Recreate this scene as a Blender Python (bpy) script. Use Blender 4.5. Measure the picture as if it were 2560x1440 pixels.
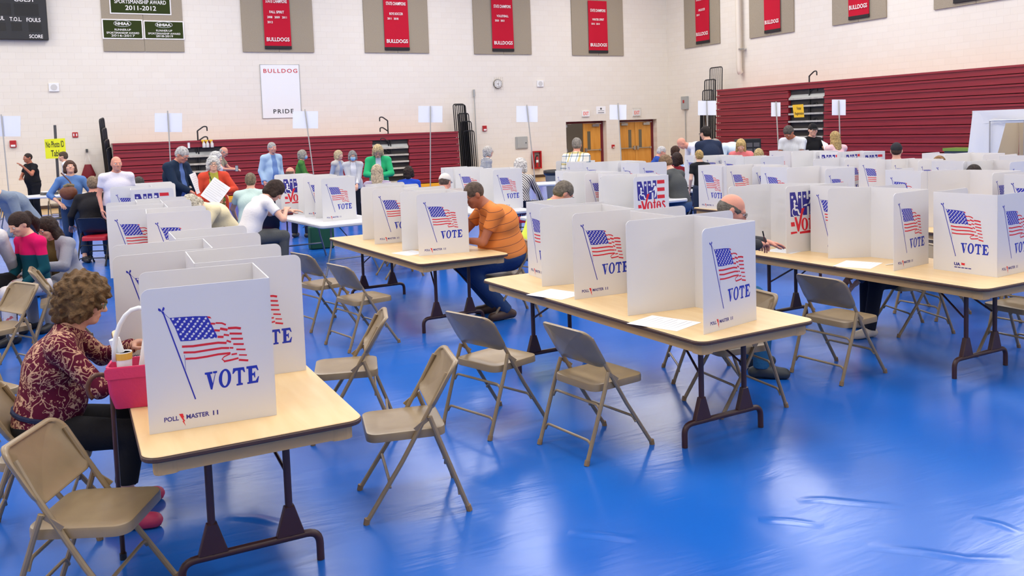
import bpy, math, random
import numpy as np
from mathutils import Vector, Matrix
random.seed(4)
for _o in list(bpy.data.objects): bpy.data.objects.remove(_o)
SC = bpy.context.scene
COL = SC.collection
PI = math.pi
def R(d): return d * PI / 180
def lin(c):
    c /= 255.0
    return c / 12.92 if c <= .04045 else ((c + .055) / 1.055) ** 2.4
def rgb(r, g, b): return (lin(r), lin(g), lin(b), 1)

# ---------------------------------------------------------------- camera
F_PX, CX, CY, CAM_H = 2174.67, 1280.0, 480.29, 1.97     # focal length and optical centre in a 2560 x 1440 frame
YAW, PITCH, ROLL = 0.4706, 0.0727, -0.0349
_f = np.array([math.sin(YAW) * math.cos(PITCH), math.cos(YAW) * math.cos(PITCH), -math.sin(PITCH)])
_r = np.array([math.cos(YAW), -math.sin(YAW), 0.0])
_u = np.cross(_r, _f)
RT = math.cos(ROLL) * _r + math.sin(ROLL) * _u
UP = -math.sin(ROLL) * _r + math.cos(ROLL) * _u
FW = _f
CAMP = np.array([0, 0, CAM_H])
cd = bpy.data.cameras.new('camera'); cam = bpy.data.objects.new('camera', cd); COL.objects.link(cam)
cd.sensor_fit = 'HORIZONTAL'; cd.sensor_width = 36.0
cd.lens = 36.0 * F_PX / 2560.0
cd.shift_y = (CY - 720.0) / 2560.0
cd.clip_start = .05; cd.clip_end = 200
cd.dof.use_dof = True; cd.dof.focus_distance = 7.5; cd.dof.aperture_fstop = 9.0
cam.matrix_world = Matrix(((RT[0], UP[0], -FW[0], 0), (RT[1], UP[1], -FW[1], 0), (RT[2], UP[2], -FW[2], CAM_H), (0, 0, 0, 1)))
SC.camera = cam

# ---------------------------------------------------------------- world, lamps, exposure
XL, XR, YF, YB, ZC = -9.0, 23.23, -6.0, 30.5, 10.2        # the gym: left wall, right wall, wall behind the viewer, back wall, ceiling
w = bpy.data.worlds.new('world'); SC.world = w; w.use_nodes = True
w.node_tree.nodes['Background'].inputs[0].default_value = rgb(225, 232, 245)
w.node_tree.nodes['Background'].inputs[1].default_value = 0.25
LAMP_W = 245.0
for ix in range(4):                                       # the gym's rows of high-bay lamps
    for iy in range(5):
        ld = bpy.data.lights.new('high_bay', 'AREA'); ld.shape = 'RECTANGLE'; ld.size = 3.6; ld.size_y = 2.8
        ld.energy = LAMP_W * (.6 if iy == 0 else 1.0); ld.color = (1.0, .965, .92)
        lo = bpy.data.objects.new('high_bay_light', ld); COL.objects.link(lo)
        lo.location = (-5.5 + ix * 8.2, -3.0 + iy * 7.2, 8.6)
        lu = ld.copy(); lu.energy = ld.energy * .6; lu.name = 'added_uplight'      # added upward light, brightens the ceiling that the floor reflects
        l2 = bpy.data.objects.new('added_uplight', lu); COL.objects.link(l2); l2.location = lo.location + Vector((0, 0, .08)); l2.rotation_euler = (PI, 0, 0)
SC.view_settings.view_transform = 'Standard'; SC.view_settings.look = 'None'
SC.view_settings.gamma = 1.0; SC.view_settings.use_curve_mapping = False
SC.view_settings.exposure = 0.0
SC.cycles.use_denoising = True
SC.cycles.max_bounces = 7; SC.cycles.diffuse_bounces = 4; SC.cycles.glossy_bounces = 3; SC.cycles.transmission_bounces = 4
SC.cycles.caustics_reflective = False; SC.cycles.caustics_refractive = False

# ---------------------------------------------------------------- measuring helpers: where a sight line meets the floor, a wall, or a given distance
def ray(u, v): return FW + RT * (u - CX) / F_PX - UP * (v - CY) / F_PX
def atz(u, v, z=0.0):
    d = ray(u, v); return CAMP + d * ((z - CAM_H) / d[2])
def aty(u, v, y=YB):
    d = ray(u, v); return CAMP + d * (y / d[1])
def atx(u, v, x=XR):
    d = ray(u, v); return CAMP + d * (x / d[0])
def atd(u, v, d): return CAMP + ray(u, v) * d

# ---------------------------------------------------------------- objects and meshes
def tag(o, label=None, cat=None, group=None, kind=None):
    if label: o['label'] = label
    if cat: o['category'] = cat
    if group: o['group'] = group
    if kind: o['kind'] = kind
    return o
def thing(name, label, cat, loc=(0, 0, 0), rz=0.0, group=None, scale=1.0):
    o = bpy.data.objects.new(name, None); COL.objects.link(o); o.empty_display_size = .1
    o.location = loc; o.rotation_euler = (0, 0, rz); o.scale = (scale,) * 3
    return tag(o, label, cat, group)
def dup(root, loc, rz, label, group=None, skip=()):
    r = root.copy(); COL.objects.link(r); r.location = loc; r.rotation_euler = (0, 0, rz)
    r['label'] = label
    if group: r['group'] = group
    for ch in root.children:
        c = ch.copy(); COL.objects.link(c); c.parent = r
        for g in ch.children:
            d = g.copy(); COL.objects.link(d); d.parent = c
    return r
def rrect(w, h, r, n=5, cx=0.0, cy=0.0, corners=(1, 1, 1, 1)):
    """rounded rectangle, counter-clockwise from the lower left; corners = ll, lr, ur, ul"""
    P = []
    for k, (sx, sy, a0) in enumerate(((-1, -1, 180), (1, -1, 270), (1, 1, 0), (-1, 1, 90))):
        if corners[k]:
            x0, y0 = cx + sx * (w / 2 - r), cy + sy * (h / 2 - r)
            for i in range(n + 1):
                a = R(a0 + 90 * i / n); P.append((x0 + r * math.cos(a), y0 + r * math.sin(a)))
        else: P.append((cx + sx * w / 2, cy + sy * h / 2))
    return P
XY = lambda a, b, t: (a, b, t)
XZ = lambda a, b, t: (a, -t, b)       # drawn on a wall that faces -Y; t comes towards the viewer
class MB:
    def __init__(s): s.v = []; s.f = []; s.m = []; s.cm = 0; s.T = None
    def add(s, vs, fs, m=None):
        k = len(s.v)
        if s.T is not None: vs = [tuple(s.T @ Vector(p)) for p in vs]
        s.v += [tuple(p) for p in vs]; s.f += [tuple(i + k for i in f) for f in fs]; s.m += [s.cm if m is None else m] * len(fs)
        return s
    def box(s, x0, x1, y0, y1, z0, z1):
        return s.add([(x, y, z) for z in (z0, z1) for y in (y0, y1) for x in (x0, x1)],
                     [(0, 2, 3, 1), (4, 5, 7, 6), (0, 1, 5, 4), (2, 6, 7, 3), (0, 4, 6, 2), (1, 3, 7, 5)])
    def prism(s, P, t0, t1, fn=XY, bev=0.0):
        n = len(P); L = [(P, t0)]
        if bev:
            cx = sum(p[0] for p in P) / n; cy = sum(p[1] for p in P) / n
            def ins(d):
                out = []
                for i in range(n):
                    a = Vector(P[i - 1]); b = Vector(P[i]); c = Vector(P[(i + 1) % n])
                    e = ((b - a).normalized() + (c - b).normalized())
                    nn = Vector((e.y, -e.x)).normalized() if e.length > 1e-9 else Vector((0, 0))
                    out.append((b.x - nn.x * d, b.y - nn.y * d))
                return out
            q = ins(bev); L = [(q, t0), (P, t0 + bev), (P, t1 - bev), (q, t1)] if t1 - t0 > 2 * bev else [(P, t0), (P, t1 - bev), (q, t1)]
        else: L = [(P, t0), (P, t1)]
        vs = [fn(p[0], p[1], t) for Q, t in L for p in Q]
        fs = [tuple(range(n - 1, -1, -1)), tuple(range((len(L) - 1) * n, len(L) * n))]
        for k in range(len(L) - 1):
            for i in range(n):
                j = (i + 1) % n; fs.append((k * n + i, k * n + j, (k + 1) * n + j, (k + 1) * n + i))
        return s.add(vs, fs)
    def flat(s, P, t, fn=XZ, m=None): return s.add([fn(p[0], p[1], t) for p in P], [tuple(range(len(P)))], m)
    def tube(s, pts, r, n=8, closed=False, flat=1.0):
        pts = [Vector(p) for p in pts]; k = len(pts)
        rs = r if isinstance(r, (list, tuple)) else [r] * k
        vs = []; nrm = None
        for i in range(k):
            if closed: t = (pts[(i + 1) % k] - pts[i - 1]).normalized()
            else: t = (pts[min(i + 1, k - 1)] - pts[max(i - 1, 0)]).normalized()
            if nrm is None:
                a = Vector((0, 0, 1)) if abs(t.z) < .9 else Vector((1, 0, 0))
                nrm = (a - t * a.dot(t)).normalized()
            else:
                nrm = nrm - t * nrm.dot(t)
                nrm = nrm.normalized() if nrm.length > 1e-6 else t.orthogonal().normalized()
            b = t.cross(nrm)
            for j in range(n):
                a = 2 * PI * j / n
                vs.append(tuple(pts[i] + (nrm * math.cos(a) + b * math.sin(a) * flat) * rs[i]))
        fs = []
        for i in range(k if closed else k - 1):
            i2 = (i + 1) % k
            for j in range(n):
                j2 = (j + 1) % n; fs.append((i * n + j, i * n + j2, i2 * n + j2, i2 * n + j))
        if not closed: fs += [tuple(range(n - 1, -1, -1)), tuple(range((k - 1) * n, k * n))]
        return s.add(vs, fs)
    def lathe(s, prof, n=20, c=(0, 0, 0)):
        vs = [(c[0] + r * math.cos(2 * PI * j / n), c[1] + r * math.sin(2 * PI * j / n), c[2] + z) for r, z in prof for j in range(n)]
        fs = [(i * n + j, i * n + (j + 1) % n, (i + 1) * n + (j + 1) % n, (i + 1) * n + j) for i in range(len(prof) - 1) for j in range(n)]
        fs += [tuple(range(n - 1, -1, -1)), tuple(range((len(prof) - 1) * n, len(prof) * n))]
        return s.add(vs, fs)
    def ball(s, c, r, n=10, m=6):
        r = r if isinstance(r, (tuple, list)) else (r, r, r)
        vs = [(c[0] + r[0] * math.sin(PI * i / m) * math.cos(2 * PI * j / n), c[1] + r[1] * math.sin(PI * i / m) * math.sin(2 * PI * j / n), c[2] - r[2] * math.cos(PI * i / m)) for i in range(1, m) for j in range(n)]
        k = len(vs); vs += [(c[0], c[1], c[2] - r[2]), (c[0], c[1], c[2] + r[2])]
        fs = [(i * n + j, i * n + (j + 1) % n, (i + 1) * n + (j + 1) % n, (i + 1) * n + j) for i in range(m - 2) for j in range(n)]
        fs += [(k, (j + 1) % n, j) for j in range(n)] + [(k + 1, (m - 2) * n + j, (m - 2) * n + (j + 1) % n) for j in range(n)]
        return s.add(vs, fs)
    def grid(s, nx, ny, fn, thick=None):
        vs = [fn(i / nx, j / ny) for j in range(ny + 1) for i in range(nx + 1)]
        return s.add(vs, [(j * (nx + 1) + i, j * (nx + 1) + i + 1, (j + 1) * (nx + 1) + i + 1, (j + 1) * (nx + 1) + i) for j in range(ny) for i in range(nx)])
    def mesh(s, name, mats, smooth=False):
        me = bpy.data.meshes.new(name); me.from_pydata(s.v, [], s.f); me.update()
        for m in (mats if isinstance(mats, (list, tuple)) else [mats]): me.materials.append(m)
        me.polygons.foreach_set('material_index', s.m)
        if smooth is True: me.polygons.foreach_set('use_smooth', [True] * len(s.f))
        elif smooth:
            me.polygons.foreach_set('use_smooth', [True] * len(s.f)); me.set_sharp_from_angle(angle=R(smooth))
        me.update(); return me
    def obj(s, name, mats, parent=None, smooth=False, loc=None, rz=None):
        return link(name, s.mesh(name, mats, smooth), parent, loc, rz)
def link(name, me, parent=None, loc=None, rz=None):
    o = bpy.data.objects.new(name, me); COL.objects.link(o)
    if parent: o.parent = parent
    if loc is not None: o.location = loc
    if rz is not None: o.rotation_euler = (0, 0, rz)
    return o
def struct(o): o['kind'] = 'structure'; return o
def arc(c, r, a0, a1, n, fn): return [fn(c[0] + r * math.cos(R(a0 + (a1 - a0) * i / n)), c[1] + r * math.sin(R(a0 + (a1 - a0) * i / n))) for i in range(n + 1)]
def fillet(P, r, n=4):
    """round the inner corners of a 3-D polyline"""
    P = [Vector(p) for p in P]; out = [P[0]]
    for i in range(1, len(P) - 1):
        a, b, c = P[i - 1], P[i], P[i + 1]; d1 = (a - b); d2 = (c - b); q = min(r, d1.length * .45, d2.length * .45)
        s, e = b + d1.normalized() * q, b + d2.normalized() * q
        for k in range(n + 1):
            t = k / n; out.append(s * (1 - t) ** 2 + b * 2 * t * (1 - t) + e * t * t)
    return out + [P[-1]]

# lettering from Blender's own font, filled flat, as (verts, faces) with the baseline at 0
_tc = {}
def text(st, bold=0.0, sp=1.0):
    k = (st, bold, sp)
    if k not in _tc:
        c = bpy.data.curves.new('t', 'FONT'); c.body = st; c.offset = bold; c.space_character = sp; c.resolution_u = 3
        o = bpy.data.objects.new('t', c); COL.objects.link(o)
        dg = bpy.context.evaluated_depsgraph_get(); me = bpy.data.meshes.new_from_object(o.evaluated_get(dg))
        _tc[k] = ([(v.co.x, v.co.y) for v in me.vertices], [tuple(p.vertices) for p in me.polygons])
        bpy.data.objects.remove(o); bpy.data.curves.remove(c); bpy.data.meshes.remove(me)
    return _tc[k]
def put_text(mb, st, x0, x1, z0, z1, t, fn=XZ, m=None, bold=0.015, align=None, sp=1.0):
    """letters stretched to the box x0..x1, z0..z1"""
    vs, fs = text(st, bold, sp)
    a0 = min(p[0] for p in vs); a1 = max(p[0] for p in vs); b0 = min(p[1] for p in vs); b1 = max(p[1] for p in vs)
    mb.add([fn(x0 + (p[0] - a0) / (a1 - a0) * (x1 - x0), z0 + (p[1] - b0) / (b1 - b0) * (z1 - z0), t) for p in vs], fs, m)

# ---------------------------------------------------------------- materials
_mc = {}
def mat(name, col, rough=.5, spec=.5, metal=0.0, emit=0.0, bump=None, mottle=None, sheen=0.0, coat=0.0):
    if name in _mc: return _mc[name]
    m = bpy.data.materials.new(name); m.use_nodes = True; nt = m.node_tree; b = nt.nodes['Principled BSDF']
    b.inputs['Base Color'].default_value = col; b.inputs['Roughness'].default_value = rough
    b.inputs['Specular IOR Level'].default_value = spec; b.inputs['Metallic'].default_value = metal
    b.inputs['Sheen Weight'].default_value = sheen; b.inputs['Coat Weight'].default_value = coat
    if emit: b.inputs['Emission Color'].default_value = col; b.inputs['Emission Strength'].default_value = emit
    if bump or mottle:
        tc = nt.nodes.new('ShaderNodeTexCoord')
    if mottle:      # (scale, other colour, low, high)
        n = nt.nodes.new('ShaderNodeTexNoise'); n.inputs['Scale'].default_value = mottle[0]; n.inputs['Detail'].default_value = 4
        nt.links.new(tc.outputs['Object'], n.inputs['Vector'])
        r = nt.nodes.new('ShaderNodeValToRGB'); r.color_ramp.elements[0].position = mottle[2]; r.color_ramp.elements[1].position = mottle[3]
        r.color_ramp.elements[0].color = col; r.color_ramp.elements[1].color = mottle[1]
        nt.links.new(n.outputs['Fac'], r.inputs[0]); nt.links.new(r.outputs[0], b.inputs['Base Color'])
    if bump:        # (scale, strength)
        n = nt.nodes.new('ShaderNodeTexNoise'); n.inputs['Scale'].default_value = bump[0]; n.inputs['Detail'].default_value = 3
        nt.links.new(tc.outputs['Object'], n.inputs['Vector'])
        bp = nt.nodes.new('ShaderNodeBump'); bp.inputs['Strength'].default_value = bump[1]; bp.inputs['Distance'].default_value = .01
        nt.links.new(n.outputs['Fac'], bp.inputs['Height']); nt.links.new(bp.outputs[0], b.inputs['Normal'])
    _mc[name] = m; return m
def cloth(r, g, b, **k):
    kk = dict(rough=.85, spec=.2, bump=(45, .35)); kk.update(k)
    return mat('cloth_%d_%d_%d' % (r, g, b), rgb(r, g, b), **kk)
def nodes(name):
    m = bpy.data.materials.new(name); m.use_nodes = True
    return m, m.node_tree, m.node_tree.nodes['Principled BSDF']
def nn(nt, t, **k):
    n = nt.nodes.new('ShaderNode' + t)
    for a, v in k.items():
        if a in n.inputs: n.inputs[a].default_value = v
        else: setattr(n, a, v)
    return n
def ramp(nt, src, stops):
    r = nt.nodes.new('ShaderNodeValToRGB'); e = r.color_ramp.elements
    while len(e) < len(stops): e.new(.5)
    for i, (p, c) in enumerate(stops): e[i].position = p; e[i].color = c
    nt.links.new(src, r.inputs[0]); return r
# ================================================================ the room
def block_wall(name, horizontal):
    m, nt, b = nodes(name); tc = nn(nt, 'TexCoord'); sx = nn(nt, 'SeparateXYZ'); cb = nn(nt, 'CombineXYZ')
    nt.links.new(tc.outputs['Object'], sx.inputs[0]); nt.links.new(sx.outputs[horizontal], cb.inputs[0]); nt.links.new(sx.outputs[2], cb.inputs[1])
    br = nn(nt, 'TexBrick', **{'Scale': 1.0, 'Mortar Size': .005, 'Mortar Smooth': .3, 'Brick Width': .4, 'Row Height': .2})
    br.inputs['Color1'].default_value = rgb(233, 226, 213); br.inputs['Color2'].default_value = rgb(231, 223, 209); br.inputs['Mortar'].default_value = rgb(223, 215, 201)
    nt.links.new(cb.outputs[0], br.inputs['Vector']); nt.links.new(br.outputs['Color'], b.inputs['Base Color'])
    bp = nn(nt, 'Bump', Strength=.35, Distance=.006, invert=True); nt.links.new(br.outputs['Fac'], bp.inputs['Height']); nt.links.new(bp.outputs[0], b.inputs['Normal'])
    b.inputs['Roughness'].default_value = .55; b.inputs['Specular IOR Level'].default_value = .3
    return m
M_WB = block_wall('painted_block_back', 0); M_WR = block_wall('painted_block_right', 1)
M_CEIL = mat('ceiling_paint', rgb(238, 236, 232), .8)
M_CREAM = mat('cream_paint', rgb(226, 216, 198), .5)
def wood_planks():
    m, nt, b = nodes('gym_floor_wood'); tc = nn(nt, 'TexCoord'); mp = nn(nt, 'Mapping'); mp.inputs['Scale'].default_value = (1, 14, 1)
    nt.links.new(tc.outputs['Object'], mp.inputs[0]); n = nn(nt, 'TexNoise', Scale=1.2, Detail=5.0); nt.links.new(mp.outputs[0], n.inputs['Vector'])
    r = ramp(nt, n.outputs['Fac'], [(.3, rgb(176, 138, 82)), (.7, rgb(205, 168, 105))]); nt.links.new(r.outputs[0], b.inputs['Base Color'])
    b.inputs['Roughness'].default_value = .25; return m
M_FLOOR = wood_planks()
def tarp():
    m, nt, b = nodes('blue_vinyl_cover'); tc = nn(nt, 'TexCoord')
    n1 = nn(nt, 'TexNoise', Scale=.55, Detail=3.0); nt.links.new(tc.outputs['Object'], n1.inputs['Vector'])
    r = ramp(nt, n1.outputs['Fac'], [(.35, rgb(22, 92, 184)), (.65, rgb(31, 104, 196))]); nt.links.new(r.outputs[0], b.inputs['Base Color'])
    mp = nn(nt, 'Mapping'); mp.inputs['Rotation'].default_value = (0, 0, R(28)); mp.inputs['Scale'].default_value = (.55, 2.2, 1); nt.links.new(tc.outputs['Object'], mp.inputs[0])
    n2 = nn(nt, 'TexNoise', Scale=1.6, Detail=4.0, Roughness=.55, Distortion=.6); nt.links.new(mp.outputs[0], n2.inputs['Vector'])
    n3 = nn(nt, 'TexNoise', Scale=14.0, Detail=2.0); nt.links.new(mp.outputs[0], n3.inputs['Vector'])
    ad = nn(nt, 'Math', operation='MULTIPLY_ADD'); ad.inputs[1].default_value = .10; nt.links.new(n3.outputs['Fac'], ad.inputs[0]); nt.links.new(n2.outputs['Fac'], ad.inputs[2])
    bp = nn(nt, 'Bump', Strength=.14, Distance=.03); nt.links.new(ad.outputs[0], bp.inputs['Height']); nt.links.new(bp.outputs[0], b.inputs['Normal'])
    b.inputs['Roughness'].default_value = .22; b.inputs['IOR'].default_value = 1.6
    return m
M_TARP = tarp()
M_MAROON = mat('maroon_paint', rgb(104, 22, 34), .4); M_BASE = mat('brown_cove_base', rgb(72, 52, 40), .5)
def quad(name, pts, m):
    b = MB(); b.add(pts, [(0, 1, 2, 3)]); return struct(b.obj(name, m))
struct(MB().box(XL, XR, YF, YB, -.12, -.004).obj('floor', M_FLOOR))
# back wall with the two door recesses cut out (D1, D2 are x-ranges of the openings)
D1 = (aty(1416, 350)[0], aty(1517, 350)[0]); D2 = (aty(1550, 350)[0], aty(1643, 350)[0]); DH = 2.17
b = MB(); xs = [XL - .3, D1[0], D1[1], D2[0], D2[1], XR + .3]
for i in range(5):
    b.box(xs[i], xs[i + 1], YB, YB + .9, -.12 if i % 2 == 0 else DH, ZC)
struct(b.obj('wall_back', M_WB))
struct(MB().box(XR, XR + .3, YF, YB, -.12, ZC).obj('wall_right', M_WR))
struct(MB().box(XL - .3, XL, YF, YB, -.12, ZC).obj('wall_left', M_WR))
struct(MB().box(XL - .3, XR + .3, YF - .3, YF, -.12, ZC).obj('wall_front', M_WB))
struct(MB().box(XL - .3, XR + .3, YF - .3, YB + .9, ZC, ZC + .2).obj('ceiling', M_CEIL))
b = MB()
for i in (0, 2, 4): b.box(max(xs[i], XL), min(xs[i + 1], XR), YB - .012, YB, -.003, .1)
struct(b.obj('baseboard_back', M_BASE))
struct(MB().box(XR - .012, XR, YF, YB - .012, -.003, .1).obj('baseboard_right', M_BASE))
# the blue vinyl cover over the wooden court, its strips lapped and its far edge short of the wall
b = MB(); x0, x1 = XL + .6, 21.2
def tz(x, y): return 0.0
b.box(x0, x1, YF + .4, 27.9, -.0035, 0.0)
def ridge(P, w_, h_):       # a long soft wrinkle in the sheeting
    P = [Vector((q[0], q[1], 0)) for q in P]; n = 24; pts = []
    for i in range(n + 1):
        t = i / n * (len(P) - 1); k = min(int(t), len(P) - 2); f = t - k; pts.append(P[k] * (1 - f) + P[k + 1] * f)
    rows = []
    for i in range(n + 1):
        d = (pts[min(i + 1, n)] - pts[max(i - 1, 0)]).normalized(); nr = Vector((-d.y, d.x, 0)); e = math.sin(PI * i / n)
        rows.append([tuple(pts[i] + nr * (j / 6 - .5) * 2 * w_ + Vector((0, 0, .0002 + h_ * e * math.exp(-((j - 6 * .5) / 1.4) ** 2)))) for j in range(7)])
    b.add([q for r_ in rows for q in r_], [(i * 7 + j, i * 7 + j + 1, (i + 1) * 7 + j + 1, (i + 1) * 7 + j) for i in range(n) for j in range(6)])
for rp in ([(1990, 1250), (2060, 1249), (2150, 1258), (2262, 1266)], [(2170, 1365), (2300, 1378), (2420, 1397), (2540, 1398)], [(1895, 1298), (1970, 1302), (2060, 1313)], [(1420, 1330), (1500, 1338), (1600, 1350)], [(2430, 1295), (2500, 1312), (2555, 1335)], [(640, 745), (700, 742), (760, 748)], [(1190, 700), (1230, 720), (1270, 735)], [(560, 1290), (640, 1296), (720, 1312)]):
    ridge([atz(*q) for q in rp], .05, .006)
tp = b.obj('floor_cover', M_TARP, smooth=30); tag(tp, 'shiny blue vinyl sheeting covering the gym floor', 'floor cover')
M_SEAM = mat('seam_tape', rgb(66, 126, 205), .25)

# ---- doors
M_DOOR, nt, bs = nodes('maple_door'); tc = nn(nt, 'TexCoord'); mp = nn(nt, 'Mapping'); mp.inputs['Scale'].default_value = (9, 9, .8); nt.links.new(tc.outputs['Object'], mp.inputs[0])
n = nn(nt, 'TexNoise', Scale=1.5, Detail=4.0); nt.links.new(mp.outputs[0], n.inputs['Vector']); r = ramp(nt, n.outputs['Fac'], [(.3, rgb(205, 138, 52)), (.7, rgb(222, 160, 76))]); nt.links.new(r.outputs[0], bs.inputs['Base Color']); bs.inputs['Roughness'].default_value = .35
M_STEEL = mat('brushed_steel', rgb(190, 190, 188), .35, metal=.9); M_GREY = mat('grey_enamel', rgb(166, 168, 164), .45); M_DGREY = mat('dark_grey', rgb(70, 70, 72), .5)
M_BLACK = mat('black_enamel', rgb(20, 20, 22), .4); M_WHITE = mat('white_plastic', rgb(238, 238, 236), .45); M_RED = mat('red_enamel', rgb(178, 28, 32), .4)
M_GLASS = mat('dark_wired_glass', rgb(104, 98, 82), .1)
def door_leaf(parent, x, wd, flip, yy, ang=0.0):
    """one leaf hinged at x; flip = -1 when it extends to the left"""
    lf = thing('door_leaf', None, None, (x, yy, 0), ang); lf.parent = parent
    s = flip; a, c = sorted((0, s * wd))
    MB().prism([(a + .004, .01), (c - .004, .01), (c - .004, 2.08), (a + .004, 2.08)], 0, .045, XZ).obj('panel', M_DOOR, lf)
    wx = s * wd * .68
    MB().box(wx - .075, wx + .075, -.052, -.04, .98, 1.75).obj('vision_pane', [M_GLASS], lf)
    b = MB(); b.tube([(s * .06, -.10, .97), (s * (wd - .07), -.10, .97)], .022, 8); b.box(s * .06 - .03, s * .06 + .03, -.12, -.045, .93, 1.01); b.box(s * (wd - .08) - .04, s * (wd - .08) + .04, -.13, -.045, .9, 1.06); b.obj('push_bar', M_STEEL, lf)
    b = MB(); b.box(min(s * .1, s * .42), max(s * .1, s * .42), -.13, -.045, 1.94, 2.04); b.tube([(s * .3, -.15, 2.05), (s * .12, -.3, 2.06), (s * .05, -.1, 2.07)], .012, 6); b.obj('door_closer', M_STEEL, lf)
    return lf
for k, (a, c) in enumerate((D1, D2)):
    yy = YB + .32
    t = bpy.data.objects.new('door_%d' % (k + 1), None); COL.objects.link(t); t.location = ((a + c) / 2, yy, 0); t['kind'] = 'structure'
    wd = c - a; fw = .13
    b = MB(); b.box(-wd / 2, -wd / 2 + fw, -.05, .08, 0, DH); b.box(wd / 2 - fw, wd / 2, -.05, .08, 0, DH); b.box(-wd / 2 + fw, wd / 2 - fw, -.05, .08, 2.09, DH)
    b.obj('door_frame', M_MAROON, t)
    half = wd / 2 - fw
    if k == 1:
        door_leaf(t, -half, half - .004, 1, 0.0); door_leaf(t, half, half - .004, -1, 0.0)
    else:
        door_leaf(t, half, half - .004, -1, 0.0); door_leaf(t, -half, half - .004, 1, .05, R(62))
        struct(MB().box(a - .4, c + .4, YB + 2.4, YB + 2.5, -.12, 2.8).obj('wall_corridor', M_CREAM))
struct(MB().box(D1[0] - .5, D2[1] + .4, YB + .9, YB + 2.5, -.16, -.12).obj('floor_corridor', M_FLOOR))
struct(MB().box(D1[0] - .5, D2[1] + .4, YB, YB + .9, -.12, -.004).obj('floor_threshold', M_FLOOR))

# ================================================================ things on the walls
M_PANEL = mat('acoustic_cloth', rgb(168, 156, 136), .95, .1, mottle=(60, rgb(152, 141, 122), .35, .65))
M_BANNER = mat('crimson_banner', rgb(190, 22, 48), .8, .2, bump=(20, .1)); M_INKW = mat('white_ink', rgb(240, 236, 232), .7); M_INKK = mat('black_ink', rgb(28, 24, 26), .7)
def acoustic(u0, u1, v, wall, names, cz):
    """two cloth boards side by side; wall = 'b' or 'r'"""
    if wall == 'b':
        A, B = aty(u0, v), aty(u1, v); mid = (A[0] + B[0]) / 2; z0 = A[2]
        for (a, c), nm in zip(((A[0], mid - .006), (mid + .006, B[0])), names):
            o = MB().prism(rrect(c - a, 9.0 - z0, .01, 2, (a + c) / 2, (z0 + 9.0) / 2), -(YB - .001), -(YB - .05), lambda p, q, t: (p, -t, q)).obj('acoustic_panel', M_PANEL)
            tag(o, nm, 'wall panel')
        return A[0], B[0], z0
    A, B = atx(u0, v), atx(u1, v); y0, y1 = B[1], A[1]; mid = (y0 + y1) / 2; z0 = cz
    for (a, c), nm in zip(((mid + .006, y1), (y0, mid - .006)), names):
        o = MB().prism(rrect(c - a, 9.0 - z0, .01, 2, (a + c) / 2, (z0 + 9.0) / 2), XR - .05, XR - .001, lambda p, q, t: (t, p, q)).obj('acoustic_panel', M_PANEL)
        tag(o, nm, 'wall panel')
    return y0, y1, z0
def banner(x0, x1, z0, wall, lines, label, ztop, big=.13):
    """hanging cloth with a black hem; lines = (text, width share, centre share, z above the hem, height)"""
    w = x1 - x0; t = thing('banner', label, 'banner', ((x0 + x1) / 2, YB - .09, z0) if wall == 'b' else (XR - .09, (x0 + x1) / 2, z0), 0 if wall == 'b' else R(-90))
    H = ztop - z0
    def surf(a, z, off): return (a, -off + .012 * math.sin(a * 9 + z * 1.7) * (1 - z / H * .4), z)
    b = MB(); b.grid(14, 30, lambda i, j: surf((i - .5) * w, j * H, 0)); b.grid(14, 30, lambda i, j: surf((.5 - i) * w, j * H, -.008)); b.obj('cloth', M_BANNER, t, smooth=True)
    b = MB(); b.grid(14, 2, lambda i, j: surf((i - .5) * (w + .01), -.01 + j * .1, .008)); b.grid(14, 2, lambda i, j: surf((.5 - i) * (w + .01), -.01 + j * .1, -.014)); b.tube([(-w / 2, 0, -.005), (w / 2, 0, -.005)], .014, 6); b.obj('hem', M_INKK, t)
    b = MB()
    for st, ws, cs, z, h in lines:
        put_text(b, st, w * (cs - ws / 2 - .5), w * (cs + ws / 2 - .5), z, z + h, .024, lambda p, q, tt: surf(p, q, tt), bold=.02)
    b.obj('lettering', M_INKW, t)
    if wall != 'b': t.rotation_euler = (0, 0, R(-90))
    return t
P_SETS = [(250.5 + 9, 461, 128.5, ('left grey board behind the green award banners', 'right grey board behind the green award banners'))]
acoustic(259.5, 461, 128.3, 'b', P_SETS[0][3], 0)
sets = [(607, 785, 130, 'fall spirit', ['FALL SPIRIT', '2008   2009   2011', '2013']), (912, 1072, 131.7, 'boys soccer', ['BOYS SOCCER', '2011   2018']), (1185, 1328, 135.3, 'volleyball', ['VOLLEYBALL', '2020   2021']), (1430, 1558, 138.5, 'winter spirit', ['WINTER SPIRIT', '2010   2014'])]
ban_u = {0: (663, 729, 121), 1: (963, 1024, 124), 2: (1232, 1285, 127), 3: (1473, 1520, 131)}
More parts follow.
